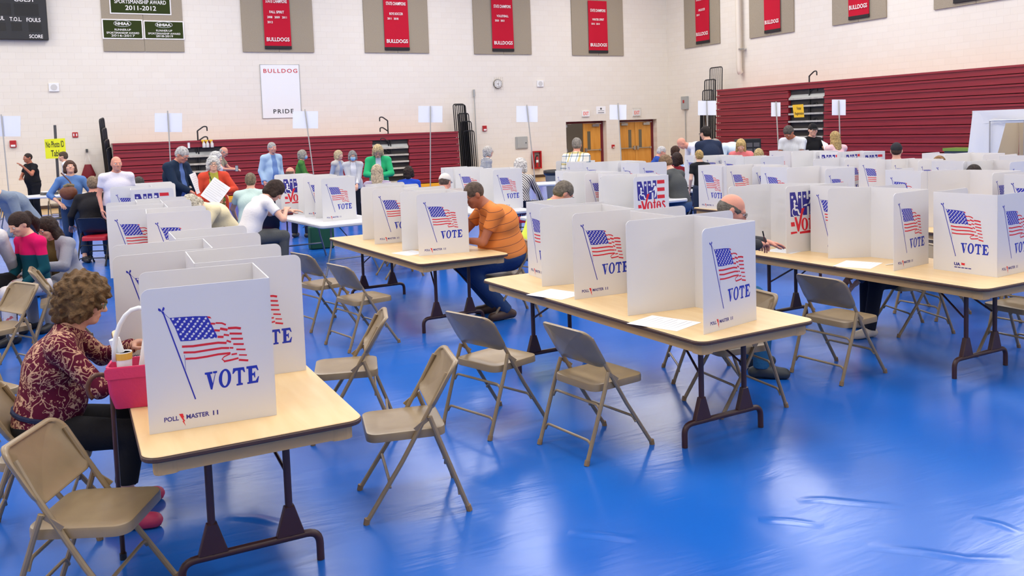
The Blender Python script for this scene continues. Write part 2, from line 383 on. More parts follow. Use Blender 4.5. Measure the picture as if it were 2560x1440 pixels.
for i, (u0, u1, v, nm, ln) in enumerate(sets):
    acoustic(u0, u1, v, 'b', ('left half of the grey board behind the %s banner' % nm, 'right half of the grey board behind the %s banner' % nm), 0)
    a0, a1, vb = ban_u[i]; A, B = aty(a0, vb, YB - .09), aty(a1, vb, YB - .09)
    L = [('BULLDOGS', .86, .5, .24, .135)]
    zz = {0: 1.02, 1: 1.08, 2: 1.12, 3: 1.12}[i]
    for k, st in enumerate(ln[1:]): L.append((st, .74 if len(st) > 14 else (.45 if len(st) > 6 else .2), .5 if len(st) > 14 else (.36 if len(st) > 6 else .23), zz - .17 * k, .075))
    L += [(ln[0], .55 if i != 3 else .62, .5, zz + .17, .09), ('STATE CHAMPIONS', .8, .5, zz + .52, .12)]
    top = A[2] + 3.0 if i < 3 else aty(1470, 1, YB - .09)[2]
    banner(A[0], B[0], A[2], 'b', L, 'crimson hanging banner lettered %s' % ln[0].title(), top)
for (u0, u1, v, cz, nm, bu) in [(1714, 1802, 122, 5.05, 'nearest the corner of the gym', (1740, 1774)), (1876, 1987, 95, 5.05, 'right of the downpipe', (1911, 1951)), (2083, 2218, 64, 5.05, 'above the bleacher steps with the yellow sign', (2121, 2173)), (2337, 2560, 20, 5.05, 'at the upper right edge of the picture', (2383, 2452))]:
    y0, y1, z0 = acoustic(u0, u1, v, 'r', ('left half of the grey right-wall board %s' % nm, 'right half of the grey right-wall board %s' % nm), cz)
    ya, yb = atx(bu[0], v - 15, XR - .09)[1], atx(bu[1], v - 15, XR - .09)[1]
    L = [('BULLDOGS', .86, .5, .3, .14)]
    if 'corner' in nm: L += [('GIRLS SOCCER', .5, .5, 1.28, .09), ('2014', .2, .22, 1.1, .075), ('STATE CHAMPIONS', .8, .5, 1.7, .12)]
    elif 'pipe' in nm: L += [('2014', .2, .2, 1.25, .08)]
    banner(yb, ya, z0 + .11, 'r', L, 'crimson hanging banner on the right wall %s' % nm, z0 + 3.1)

# green award banners
M_GREEN = mat('olive_green_felt', rgb(52, 62, 30), .85, .1)
def award(u0, v0, u1, v1, lines, label, logo=False):
    A, B = aty(u0, v1, YB - .07), aty(u1, v0, YB - .07); w = B[0] - A[0]; h = B[2] - A[2]; A = (A[0], A[1], A[2])
    t = thing('award_banner', label, 'banner', (A[0] + w / 2, YB - .06, A[2]))
    b = MB(); b.prism([(-w / 2, 0), (w / 2, 0), (w / 2, h), (-w / 2, h)], 0, .006, XZ); b.obj('border', M_INKW, t)
    e = .035
    MB().prism([(-w / 2 + e, e), (w / 2 - e, e), (w / 2 - e, h - e), (-w / 2 + e, h - e)], .006, .01, XZ).obj('field', M_GREEN, t)
    b = MB()
    for st, ws, z, hh in lines: put_text(b, st, -w * ws / 2, w * ws / 2, z * h, (z + hh) * h, .013, bold=.012)
    b.obj('lettering', M_INKW, t)
    if logo:
        b = MB(); el = [(.21 * w * math.cos(2 * PI * i / 28), .78 * h + .155 * h * math.sin(2 * PI * i / 28)) for i in range(28)]
        b.tube([(p[0], -.014, p[1]) for p in el], .012, 6, closed=True); b.obj('oval_ring', M_GREY, t)
        b = MB(); put_text(b, 'NHIAA', -.17 * w, .17 * w, .70 * h, .85 * h, .016, bold=.03); b.obj('monogram', M_INKW, t)
award(275, -38, 424, 34, [('SPORTSMANSHIP AWARD', .84, .34, .13), ('2011-2012', .5, .13, .15), ('RUNNER-UP', .5, .58, .1)], 'large green felt banner reading Sportsmanship Award 2011-2012')
award(257, 49, 356, 97, [('RUNNER-UP', .4, .42, .1), ('SPORTSMANSHIP AWARD', .8, .26, .1), ('2016-2017', .58, .12, .11)], 'small green banner reading runner-up 2016-2017', True)
award(361, 53, 459, 98, [('RUNNER-UP', .4, .42, .1), ('SPORTSMANSHIP AWARD', .8, .26, .1), ('2018-2019', .42, .12, .11)], 'small green banner reading runner-up 2018-2019', True)

# scoreboard
A, B = aty(-180, 100, YB - .2), aty(122, 100, YB - .2); z0 = A[2] - .02
t = thing('scoreboard', 'large black scoreboard with white lettering high on the back wall', 'scoreboard', (B[0], YB - .11, B[2]))
W = B[0] - A[0]
MB().prism(rrect(W, 2.6, .03, 3, -W / 2, 1.3), -.1, .1, XZ, .015).obj('case', mat('scoreboard_black', rgb(30, 31, 34), .45), t)
b = MB(); sc = 78.0 / 1.0
def sbx(u): return aty(u, 60, YB - .21)[0] - B[0]
def sbz(v, u=90): return aty(u, v, YB - .21)[2] - B[2]
put_text(b, 'GUEST', sbx(39), sbx(91), sbz(5), sbz(-6), .103); put_text(b, 'T.O.L.', sbx(25), sbx(55), sbz(54), sbz(44), .103); put_text(b, 'FOULS', sbx(67), sbx(102), sbz(55), sbz(45), .103); put_text(b, 'SCORE', sbx(71), sbx(105), sbz(95.5), sbz(86.5), .103); put_text(b, 'BONUS   FOUL', sbx(-70), sbx(12), sbz(52), sbz(42), .103)
b.obj('lettering', M_INKW, t)
M_DIG = mat('scoreboard_digit_window', rgb(20, 20, 21), .25)
for (u0, v0, u1, v1) in ((-30, 10, 30, 40), (38, 10, 99, 40), (71, 58, 103, 80), (28, 58, 54, 78), (-30, 58, 14, 78)):
    MB().prism([(sbx(u0), sbz(v1)), (sbx(u1), sbz(v1)), (sbx(u1), sbz(v0)), (sbx(u0), sbz(v0))], .1, .103, XZ).obj('digit_window', M_DIG, t)

# school poster (its lettering only)
A, B = aty(658.5, 296, YB - .02), aty(748.5, 161.5, YB - .02); pw = B[0] - A[0]; ph = B[2] - A[2]
t = thing('poster', 'tall white poster lettered Bulldog Pride on the back wall', 'poster', ((A[0] + B[0]) / 2 - .02, YB - .001, A[2]))
MB().prism([(-pw / 2, 0), (pw / 2, 0), (pw / 2, ph), (-pw / 2, ph)], 0, .02, XZ).obj('board', M_WHITE, t)
b = MB(); b.tube([(-pw / 2, -.02, 0), (pw / 2, -.02, 0), (pw / 2, -.02, ph), (-pw / 2, -.02, ph)], .012, 6, closed=True); b.obj('frame', M_GREY, t)
SER = lambda mb, st, x0, x1, z0, z1, tt: put_text(mb, st, x0, x1, z0, z1, tt, bold=.012, sp=1.25)
def serifs(mb, x0, x1, z0, z1, st, tt):
    vs, fs = text(st, .012, 1.25); w0 = min(p[0] for p in vs); w1 = max(p[0] for p in vs)
b = MB(); SER(b, 'BULLDOG', -pw * .42, pw * .45, ph * .845, ph * .92, .024); b.obj('red_lettering', mat('red_ink', rgb(202, 40, 52), .6), t)
b = MB(); SER(b, 'PRIDE', -pw * .22, pw * .3, ph * .085, ph * .165, .024); b.obj('black_lettering', M_INKK, t)

# wall fittings
def wall_box(name, label, cat, u0, v0, u1, v1, dep, m, wall='b'):
    if wall == 'b':
        A, B = aty(u0, v1, YB - dep), aty(u1, v0, YB - dep); w, h = B[0] - A[0], B[2] - A[2]
        t = thing(name, label, cat, ((A[0] + B[0]) / 2, YB, A[2]))
    else:
        A, B = atx(u0, v1, XR - dep), atx(u1, v0, XR - dep); w, h = A[1] - B[1], B[2] - A[2]
        t = thing(name, label, cat, (XR, (A[1] + B[1]) / 2, A[2]), R(-90))
    MB().prism(rrect(w, h, min(w, h) * .04, 2, 0, h / 2), 0, dep, XZ, min(.006, dep * .2)).obj('housing', m, t)
    return t, w, h
for u0, v0, u1, v1, lb in ((122.5, 207.5, 147, 229, 'square white wall loudspeaker high on the left of the back wall'), (1343.5, 201, 1359, 217, 'square white wall loudspeaker right of the clock')):
    t, w_, h_ = wall_box('wall_speaker', lb, 'loudspeaker', u0, v0, u1, v1, .05, M_WHITE)
    b = MB(); b.prism([(w_ * .32 * math.cos(2 * PI * i / 24), h_ / 2 + w_ * .32 * math.sin(2 * PI * i / 24)) for i in range(24)], .05, .058, XZ); b.obj('grille', mat('speaker_grille', rgb(205, 203, 198), .6), t)
c = aty(1245, 209.5, YB - .06); rr = .17
t = thing('wall_clock', 'round wall clock with silver rim and white face', 'clock', (c[0], YB, c[2]))
circ = lambda r, n=28: [(r * math.cos(2 * PI * i / n), r * math.sin(2 * PI * i / n)) for i in range(n)]
MB().prism(circ(rr + .012), 0, .06, XZ, .01).obj('rim', mat('clock_rim', rgb(120, 116, 106), .4, metal=.6), t); MB().prism(circ(rr - .012), .06, .064, XZ).obj('dial', M_WHITE, t)
b = MB()
for i in range(12):
    a = i * PI / 6; b.add([XZ(q[0] * math.cos(a) - q[1] * math.sin(a), q[0] * math.sin(a) + q[1] * math.cos(a), .067) for q in ((-.008, .11), (.008, .11), (.008, .138), (-.008, .138))], [(0, 1, 2, 3)])
b.obj('numerals', M_INKK, t)
for nm, L_, a in (('hour_hand', .07, R(25)), ('minute_hand', .11, R(160))):
    MB().add([XZ(q[0] * math.cos(a) + q[1] * math.sin(a), -q[0] * math.sin(a) + q[1] * math.cos(a), .07) for q in ((-.006, -.02), (.006, -.02), (.004, L_), (-.004, L_))], [(0, 1, 2, 3)]).obj(nm, M_INKK, t)
b = MB()
for k in range(5): b.tube([((k - 2) * .09, -.12, -.26), ((k - 2) * .09, -.12, .26)], .004, 4)
for k in range(5): b.tube([(-.19, -.125, (k - 2) * .11), (.19, -.125, (k - 2) * .11)], .004, 4)
b.obj('wire_guard', mat('guard_wire', rgb(196, 188, 172), .4, metal=.5), t)
# conduit left of the clock
A, B = aty(1184, 224, YB - .03), aty(1193, 430, YB - .03)
t = thing('conduit_pole', 'thin grey conduit with a wide cap running down the wall under the clock', 'conduit', (A[0], YB - .03, 0))
MB().tube([(.08, -.03, .12), (.03, -.03, 1.5), (0, -.03, A[2] - .25)], .018, 8).obj('pipe', M_GREY, t); MB().tube([(0, -.03, A[2] - .26), (0, -.03, A[2])], .04, 10).obj('cap', M_GREY, t)
# alarms
for u0, v0, u1, v1, lb, g in ((1208, 314, 1217, 328, 'red fire alarm box on the wall below the clock', 1), (25, 351, 40, 369, 'red fire alarm box at the left end of the back wall', 1), (1531, 361.5, 1537, 370, 'red pull station on the pier between the two doorways', 1)):
    t, w_, h_ = wall_box('fire_alarm', lb, 'fire alarm', u0, v0, u1, v1, .07, M_RED); MB().prism(rrect(w_ * .7, h_ * .28, .004, 2, 0, h_ * .25), .07, .08, XZ).obj('strobe', M_WHITE, t)
t, w_, h_ = wall_box('sign_plate', 'pair of small red plates on the wall right of the yellow sign', 'sign', 181.5, 330.5, 194.5, 344, .03, M_RED)
b = MB(); b.prism(rrect(w_ * .2, h_ * .5, .004, 2, -w_ * .25, h_ * .5), .03, .034, XZ); b.prism(rrect(w_ * .2, h_ * .5, .004, 2, w_ * .25, h_ * .5), .03, .034, XZ); b.obj('symbol', M_WHITE, t)
# electrical panel, extinguisher cabinet
t, w_, h_ = wall_box('electrical_panel', 'grey steel electrical panel left of the open doorway', 'electrical panel', 1290, 341, 1319, 373, .04, M_GREY)
MB().prism(rrect(w_ * .82, h_ * .86, .01, 2, .02, h_ * .5), .04, .055, XZ, .004).obj('door', mat('panel_door_grey', rgb(172, 174, 168), .4), t); MB().box(w_ * .3, w_ * .36, -.07, -.055, h_ * .45, h_ * .52).obj('latch', M_BLACK, t)
t, w_, h_ = wall_box('extinguisher_cabinet', 'red framed wall cabinet holding a fire extinguisher', 'cabinet', 1331, 377, 1350.5, 422, .05, mat('cabinet_inside', rgb(150, 140, 130), .6))
b = MB(); fwid = w_ * .13
for x0, x1, z0, z1 in ((-w_ / 2, w_ / 2, 0, fwid), (-w_ / 2, w_ / 2, h_ - fwid, h_), (-w_ / 2, -w_ / 2 + fwid, fwid, h_ - fwid), (w_ / 2 - fwid, w_ / 2, fwid, h_ - fwid)): b.box(x0, x1, -.16, 0, z0, z1)
b.obj('frame', M_RED, t)
ex = thing('fire_extinguisher', 'red fire extinguisher with white label inside the wall cabinet', 'extinguisher', t.location + Vector((0, -.1, fwid + .005)))
q = h_ * .72
MB().lathe([(.055, 0), (.06, .02), (.06, q * .68), (.045, q * .78), (.02, q * .83), (.02, q * .86)], 18).obj('cylinder', M_RED, ex, smooth=40)
MB().lathe([(.0605, q * .38), (.0605, q * .58)], 18).obj('label_band', M_WHITE, ex); b = MB(); b.box(-.03, .07, -.015, .015, q * .86, q * .9); b.box(-.03, .06, -.012, .012, q * .93, q * .96); b.tube([(.0, 0, q * .88), (-.07, -.03, q * .75), (-.07, -.03, q * .3)], .012, 6); b.obj('valve', M_BLACK, ex)
# exit signs and the paper notice over the doors
M_EXITRED = mat('exit_red', rgb(225, 92, 70), .5, emit=.25); M_PAPER = mat('paper', rgb(243, 243, 242), .7)
for u0, v0, u1, v1, lb in ((1456, 276.5, 1474, 292, 'exit sign over the open doorway'), (1583.5, 274, 1601, 290, 'exit sign in a wire guard over the closed double doors')):
    t, w_, h_ = wall_box('exit_sign', lb, 'exit sign', u0, v0, u1, v1, .06, M_WHITE); b = MB(); put_text(b, 'EXIT', -w_ * .36, w_ * .36, h_ * .25, h_ * .82, .063, bold=.02); b.obj('lettering', M_EXITRED, t)
    if 'guard' in lb:
        b = MB()
        for k in range(6): b.tube([((k - 2.5) * w_ * .2, -.1, -.06), ((k - 2.5) * w_ * .2, -.1, h_ + .06)], .004, 4)
        for z in (-.06, h_ + .06): b.tube([(-w_ * .55, 0, z), (-w_ * .55, -.1, z), (w_ * .55, -.1, z), (w_ * .55, 0, z)], .004, 4)
        b.obj('wire_guard', M_GREY, t)
t, w_, h_ = wall_box('paper_notice', 'white paper notice with an arrow between the exit signs', 'notice', 1491, 265.5, 1514, 285, .008, M_PAPER)
b = MB(); b.prism([(x, z + h_ * .68) for x, z in circ(h_ * .14, 16)], .008, .009, XZ); b.box(-w_ * .32, w_ * .32, -.0095, -.008, h_ * .38, h_ * .43); b.box(-w_ * .32, w_ * .32, -.0095, -.008, h_ * .12, h_ * .2); b.obj('print', M_DGREY, t)
# grey box with conduit on the right wall, downpipe
t, w_, h_ = wall_box('switch_box', 'grey switch box on the right wall beside the corner', 'switch box', 1702.5, 240.5, 1716, 274, .12, M_GREY, 'r')
MB().tube([(0, -.05, 0), (0, -.05, -1.7)], .018, 8).obj('conduit', M_GREY, t); MB().box(-.03, .03, -.15, -.12, h_ * .5, h_ * .72).obj('lever', M_RED, t)
c = atx(1848, 175, XR - .2)
t = thing('downpipe', 'thick cream downpipe with a bulbous end on the right wall', 'pipe', (XR - .2, c[1], c[2]))
MB().tube(fillet([(0, 0, 5), (0, 0, .1), (.02, 0, -.06), (.06, 0, -.12)], .12), .105, 14).obj('pipe', M_CREAM, t, smooth=40); b = MB(); b.box(-.13, .19, -.2, -.12, .75, .8); b.tube([(0, -.3, .78), (0, 0, .78)], .02, 6); b.obj('bracket', M_STEEL, t)
# hook-and-bag: maroon drawstring bag hanging from the wall rail
# ================================================================ bleachers folded against the walls
def bleach_mat():
    m, nt, b = nodes('maroon_bleacher_board'); tc = nn(nt, 'TexCoord'); mp = nn(nt, 'Mapping'); mp.inputs['Scale'].default_value = (.4, .4, 8); nt.links.new(tc.outputs['Object'], mp.inputs[0])
    n = nn(nt, 'TexNoise', Scale=3.0, Detail=4.0); nt.links.new(mp.outputs[0], n.inputs['Vector']); r = ramp(nt, n.outputs['Fac'], [(.3, rgb(136, 32, 43)), (.7, rgb(150, 40, 50))]); nt.links.new(r.outputs[0], b.inputs['Base Color'])
    b.inputs['Roughness'].default_value = .38; return m
M_BL = bleach_mat(); M_BLT = mat('bleacher_nosing', rgb(142, 44, 56), .35); M_TREAD = mat('pale_step_tread', rgb(190, 184, 170), .6, mottle=(8, rgb(172, 167, 155), .4, .6)); M_RAIL = mat('black_rail_paint', rgb(26, 26, 28), .4); M_UNDER = mat('dark_understructure', rgb(58, 54, 52), .7); M_YEL = mat('yellow_toe_board', rgb(222, 164, 40), .5)
def bank(label, length, zs, gaps, base, wall):
    """rows seen from the front; x runs along the bank, -y faces the room. zs = seam heights from the top; gaps = [(x0, x1)] aisles"""
    t = thing('bleachers', label, 'bleachers')
    n = len(zs) - 1
    segs = []; x = 0.0
    for g0, g1 in gaps: segs.append((x, g0)); x = g1
    segs.append((x, length))
    D = 1.15
    MB().box(0.05, length - .05, -D + .12, -.02, .02, zs[0] - .12).obj('understructure', M_UNDER, t)
    for i in range(n):
        z1, z0 = zs[i], zs[i + 1]; y = -D - .012 * i
        for k, (a, c) in enumerate([(0.0, length)] if i == 0 else segs):
            e = .12 if (i == 0 and k == 0) else 0
            b = MB(); b.prism([(a, z0 + .022), (c, z0 + .022), (c, z1 - .06), (a, z1 - .06)], -(y + .13), -(y + .02), XZ)
            b.prism(rrect(c - a, .058, .02, 3, (a + c) / 2, z1 - .031), -(y + .2), -(y - .012), XZ)
            b.obj('bench_row', M_BL, t)
            if i == 0: MB().box(a, c, -D + .14, -.02, z1 - .05, z1 - .002).obj('seat_board', M_BL, t)
    for g0, g1 in gaps:
        for i in range(2, n + 1):
            z = zs[i]
            MB().box(g0 + .03, g1 - .03, -D - .012 * i, -D + .28, z - .06, z).obj('aisle_tread', M_TREAD, t)
        MB().add([(g0 + .02, -D + .0, zs[2]), (g1 - .02, -D + .0, zs[2]), (g1 - .02, -D + .3, zs[1] + .03), (g0 + .02, -D + .3, zs[1] + .03)], [(0, 1, 2, 3)]).obj('aisle_plate', M_GREY, t)
    if base: 
        MB().box(.1, length - .1, -D - .12, -D + .1, .0, .11).obj('toe_board', M_YEL, t)
    return t
ZL = [1.95, 1.71, 1.47, 1.22, .98, .745, .505, .265, .115]
xl = [aty(u, 370, YB - 1.15)[0] for u in (282, 443, 555, 931, 1022, 1147)]
t = bank('maroon folded bleachers along the back wall', xl[5] - xl[0], ZL, [(xl[1] - xl[0], xl[2] - xl[0]), (xl[3] - xl[0], xl[4] - xl[0])], True, 'b')
t.location = (xl[0], YB - .012, 0)
ZR = [3.17, 2.93, 2.67, 2.42, 2.16, 1.905, 1.645, 1.385, 1.125, .865, .605, .345, .12]
xb = XR - 1.15
yl = [atx(u, 270, xb)[1] for u in (1793, 1972, 2062)]
y_end = 8.0
t = bank('tall maroon folded bleachers along the right wall', yl[0] - y_end, ZR, [(yl[0] - yl[1], yl[0] - yl[2])], False, 'r')
t.location = (XR - .012, yl[0], 0); t.rotation_euler = (0, 0, R(-90))
# aisle handrails with hooked ends
def aisle_rail(label, loc, rz, h, n, z0):
    t = thing('aisle_handrail', label, 'handrail', loc, rz)
    b = MB(); b.tube([(0, 0, z0), (0, 0, z0 + h)], .024, 8); b.tube([(.07, -.02, z0), (.07, -.02, z0 + h * .55)], .02, 8); b.obj('post', M_RAIL, t)
    for k in range(n):
        z = z0 + h * (1 - .26 * k)
        MB().tube(fillet([(0, 0, z - .05), (.0, -.02, z), (-.2, -.03, z + .14), (-.3, -.03, z + .13), (-.3, -.03, z - .01)], .05), .022, 8).obj('hooked_rail', M_RAIL, t)
    return t
c = aty(500, 400, YB - 1.3); aisle_rail('black hooked handrail at the left aisle of the back bleachers', (c[0], YB - 1.1, 0), R(180), 1.27, 2, .98)
c = aty(978, 400, YB - 1.3); aisle_rail('black hooked handrail at the right aisle of the back bleachers', (c[0], YB - 1.1, 0), 0, 1.42, 4, .98)
c = atx(2010, 320, xb - .2); aisle_rail('tall black hooked handrail at the aisle of the right wall bleachers', (xb + .06, c[1], 0), R(90), 2.0, 6, 1.385)
# end guard rails stacked upright beside the banks
def rail_stack(label, loc, rz, frames, lean):
    t = thing('guard_rail_stack', label, 'guard rail', loc, rz)
    for k, (off, w, h) in enumerate(frames):
        b = MB(); P = fillet([(off, -.05 * k, .04), (off + lean * h, -.05 * k, h), (off + lean * h + w, -.05 * k, h), (off + w, -.05 * k, .04)], .09)
        b.tube(P, .021, 6)
        for j in range(1, 6): b.tube([(off + w * j / 6, -.05 * k, .05), (off + w * j / 6 + lean * h, -.05 * k, h)], .014, 6)
        b.obj('rail_frame', M_RAIL, t)
    return t
c = aty(1152, 400, YB - .8)
rail_stack('black guard rails stacked upright at the right end of the back bleachers', (c[0], YB - .7, 0), 0, [(-.05, .45, 2.95), (.0, .42, 2.92), (.08, .42, 2.6), (.14, .42, 2.3), (.2, .42, 1.95)], -.045)
c = aty(284, 400, YB - .8)
rail_stack('black guard rails leaning at the left end of the back bleachers', (c[0] - .12, YB - .55, 0), R(80), [(-.2, .4, 2.75), (-.25, .4, 2.45), (-.3, .4, 2.1), (-.35, .4, 1.85)], .0)
bpy.context.view_layer.update()
for o in bpy.data.objects:
    if o.get('label', '').startswith('black guard rails leaning'): o.rotation_euler = (0, R(-9), R(70))
c = atx(1790, 380, xb + .3)
rail_stack('black guard rails stacked upright at the end of the right wall bleachers', (xb + .35, c[1] + .2, 0), R(-90), [(-.3, .7, 4.05), (-.55, .62, 3.6), (-.6, .6, 3.2), (-.6, .55, 2.8), (-.6, .5, 2.4)], .045)
c = atx(1778, 320, xb + .2)
t = thing('flag_pole', 'wooden pole leaning between the corner wall and the right bleachers', 'pole', (xb + .2, c[1] + .35, 0)); MB().tube([(0, -.1, 0), (.1, .1, 2.5)], .03, 8).obj('shaft', mat('varnished_pole', rgb(190, 130, 50), .4), t)

# ================================================================ folding tables
M_TOP, nt, bs = nodes('maple_laminate'); tc = nn(nt, 'TexCoord'); mp = nn(nt, 'Mapping'); mp.inputs['Scale'].default_value = (6, .9, 1); nt.links.new(tc.outputs['Object'], mp.inputs[0])
n = nn(nt, 'TexNoise', Scale=2.2, Detail=5.0, Distortion=.4); nt.links.new(mp.outputs[0], n.inputs['Vector']); r = ramp(nt, n.outputs['Fac'], [(.3, rgb(226, 190, 134)), (.7, rgb(236, 206, 156))]); nt.links.new(r.outputs[0], bs.inputs['Base Color']); bs.inputs['Roughness'].default_value = .33
M_EDGE = mat('dark_table_edge', rgb(74, 50, 40), .5); M_APRON = mat('tan_apron', rgb(196, 160, 108), .55); M_LEGB = mat('brown_leg_paint', rgb(58, 30, 30), .4); M_LEGG = mat('grey_leg_paint', rgb(128, 130, 138), .35, metal=.3)
def wood_table(label, cx, cy, L, W, rz, group='wood-topped folding tables'):
    t = thing('folding_table', label, 'table', (cx, cy, 0), rz, group); H = .74
    MB().prism(rrect(W, L, .07, 6), H - .006, H, XY, .003).obj('tabletop', M_TOP, t)
    MB().prism(rrect(W + .008, L + .008, .074, 6), H - .026, H - .006, XY, .004).obj('edge_band', M_EDGE, t)
    b = MB(); iw, il = W - .09, L - .09
    for x0, x1, y0, y1 in ((-iw / 2, iw / 2, -il / 2, -il / 2 + .022), (-iw / 2, iw / 2, il / 2 - .022, il / 2), (-iw / 2, -iw / 2 + .022, -il / 2 + .022, il / 2 - .022), (iw / 2 - .022, iw / 2, -il / 2 + .022, il / 2 - .022)): b.box(x0, x1, y0, y1, H - .088, H - .026)
    for sx in (-1, 1):
        for sy in (-1, 1): b.prism(rrect(.1, .1, .03, 3, sx * (iw / 2 - .045), sy * (il / 2 - .045)), H - .092, H - .026)
    b.obj('apron', M_APRON, t)
    for s in (-1, 1):
        y = s * (L / 2 - .33); lx = W * .19
        for sx in (-1, 1):
            MB().tube([(sx * lx, y, .15), (sx * lx, y, H - .03)], .017, 10).obj('leg', M_LEGB, t, smooth=40)
            MB().prism([(sx * lx - .065, .15), (sx * lx + .065, .15), (sx * lx + .022, .29), (sx * lx - .022, .29)], -y - .018, -y + .018, XZ, .006).obj('gusset', M_LEGB, t)
            MB().tube([(sx * lx, y - s * .02, H - .3), (sx * lx * .6, y - s * .3, H - .12), (sx * .05, y - s * .52, H - .06)], .008, 6).obj('brace', M_LEGB, t)
        fx = W * .34
        MB().tube(fillet([(-fx, y, 0.001), (-fx, y, .14), (fx, y, .14), (fx, y, 0.001)], .11, 6), .018, 10).obj('foot_rail', M_LEGB, t, smooth=40)
    return t
M_POLY = mat('grey_white_polyethylene', rgb(206, 206, 206), .5, bump=(200, .1))
def plastic_table(label, cx, cy, L, W, rz, group='white plastic folding tables'):
    t = thing('plastic_table', label, 'table', (cx, cy, 0), rz, group); H = .74
    MB().prism(rrect(W, L, .08, 6), H - .05, H, XY, .012).obj('tabletop', M_POLY, t, smooth=35)
    for s in (-1, 1):
        y = s * (L / 2 - .28)
        for sx in (-1, 1):
            MB().tube(fillet([(sx * W * .26, y, H - .05), (sx * W * .26, y, .42), (sx * W * .4, y + s * .1, 0.001)], .1, 4), .015, 8).obj('leg', M_LEGG, t, smooth=40)
        MB().tube([(-W * .34, y + s * .05, .22), (W * .34, y + s * .05, .22)], .012, 8).obj('crossbar', M_LEGG, t)
        MB().tube([(0, y, .5), (0, y - s * .45, H - .07)], .008, 6).obj('brace', M_LEGG, t)
    return t
wood_table('wood-topped table in the left foreground under the woman in the maroon blouse', .63, 4.93, 2.66, .89, R(0))
wood_table('wood-topped table at the centre of the floor with its near end empty of voters', 3.5, 5.16, 2.66, .93, R(2.5))
wood_table('wood-topped table where the man in the orange polo votes', 3.28, 8.95, 2.7, .97, R(3))
wood_table('wood-topped table on the right with the white sneakers under it', 6.06, 5.2, 2.66, .92, R(1.5))
wood_table('wood-topped table behind the foreground left table, mostly hidden by screens', .74, 8.6, 2.66, .8, R(0))
wood_table('wood-topped table in the next row its corner left of the balding man', 8.45, 8.7, 2.6, .9, R(0))
wood_table('wood-topped table at far right behind the two full flags', 8.45, 5.6, 2.6, .92, R(0))
wood_table('wood-topped table in the third row before the black cap', 10.4, 7.95, 2.6, .95, R(0))
wood_table('wood-topped table in the rear row before the white tent', 12.15, 8.3, 2.6, .95, R(0))
plastic_table('white plastic table where the person in the white t-shirt writes', 3.4, 13.0, 2.44, 1.0, R(6))
plastic_table('white plastic table behind the man in the orange polo', 5.75, 12.75, 2.4, .95, R(2))
plastic_table('white plastic table right of the man in the neon yellow shirt', 6.05, 9.5, 2.6, .95, R(0))
plastic_table('white plastic table behind the rows of screens at left', 1.1, 13.2, 2.6, .8, R(0))
plastic_table('white plastic table with its end beside the woman in the black and white skirt', 9.6, 16.9, 2.4, .76, R(75))
plastic_table('white plastic table whose right end shows beside the young man in the grey jacket', 8.4, 12.55, 2.6, 1.05, R(2))
plastic_table('white plastic table in the rear row below the woman in coral pink', 10.55, 11.9, 2.5, .95, R(0))
plastic_table('white plastic table in the rear row below the black t-shirt man', 12.6, 11.9, 2.8, .95, R(0))
c = atd(180, 470, 21.5); plastic_table('narrow white table in front of the officer at far left', c[0], c[1], 3.6, .76, R(90 - 5))
c = atd(1640, 396, 21.0); plastic_table('white check-in table under the laptops by the double doors', c[0], c[1], 3.6, .76, R(100))
c = atd(1750, 420, 18.5); plastic_table('white check-in table in front of the person in the maroon sweater', c[0] + .5, c[1], 3.4, .76, R(78))
c = atd(1990, 420, 15.6); plastic_table('white check-in table in front of the three people by the right bleachers', c[0], c[1], 3.0, .76, R(80))

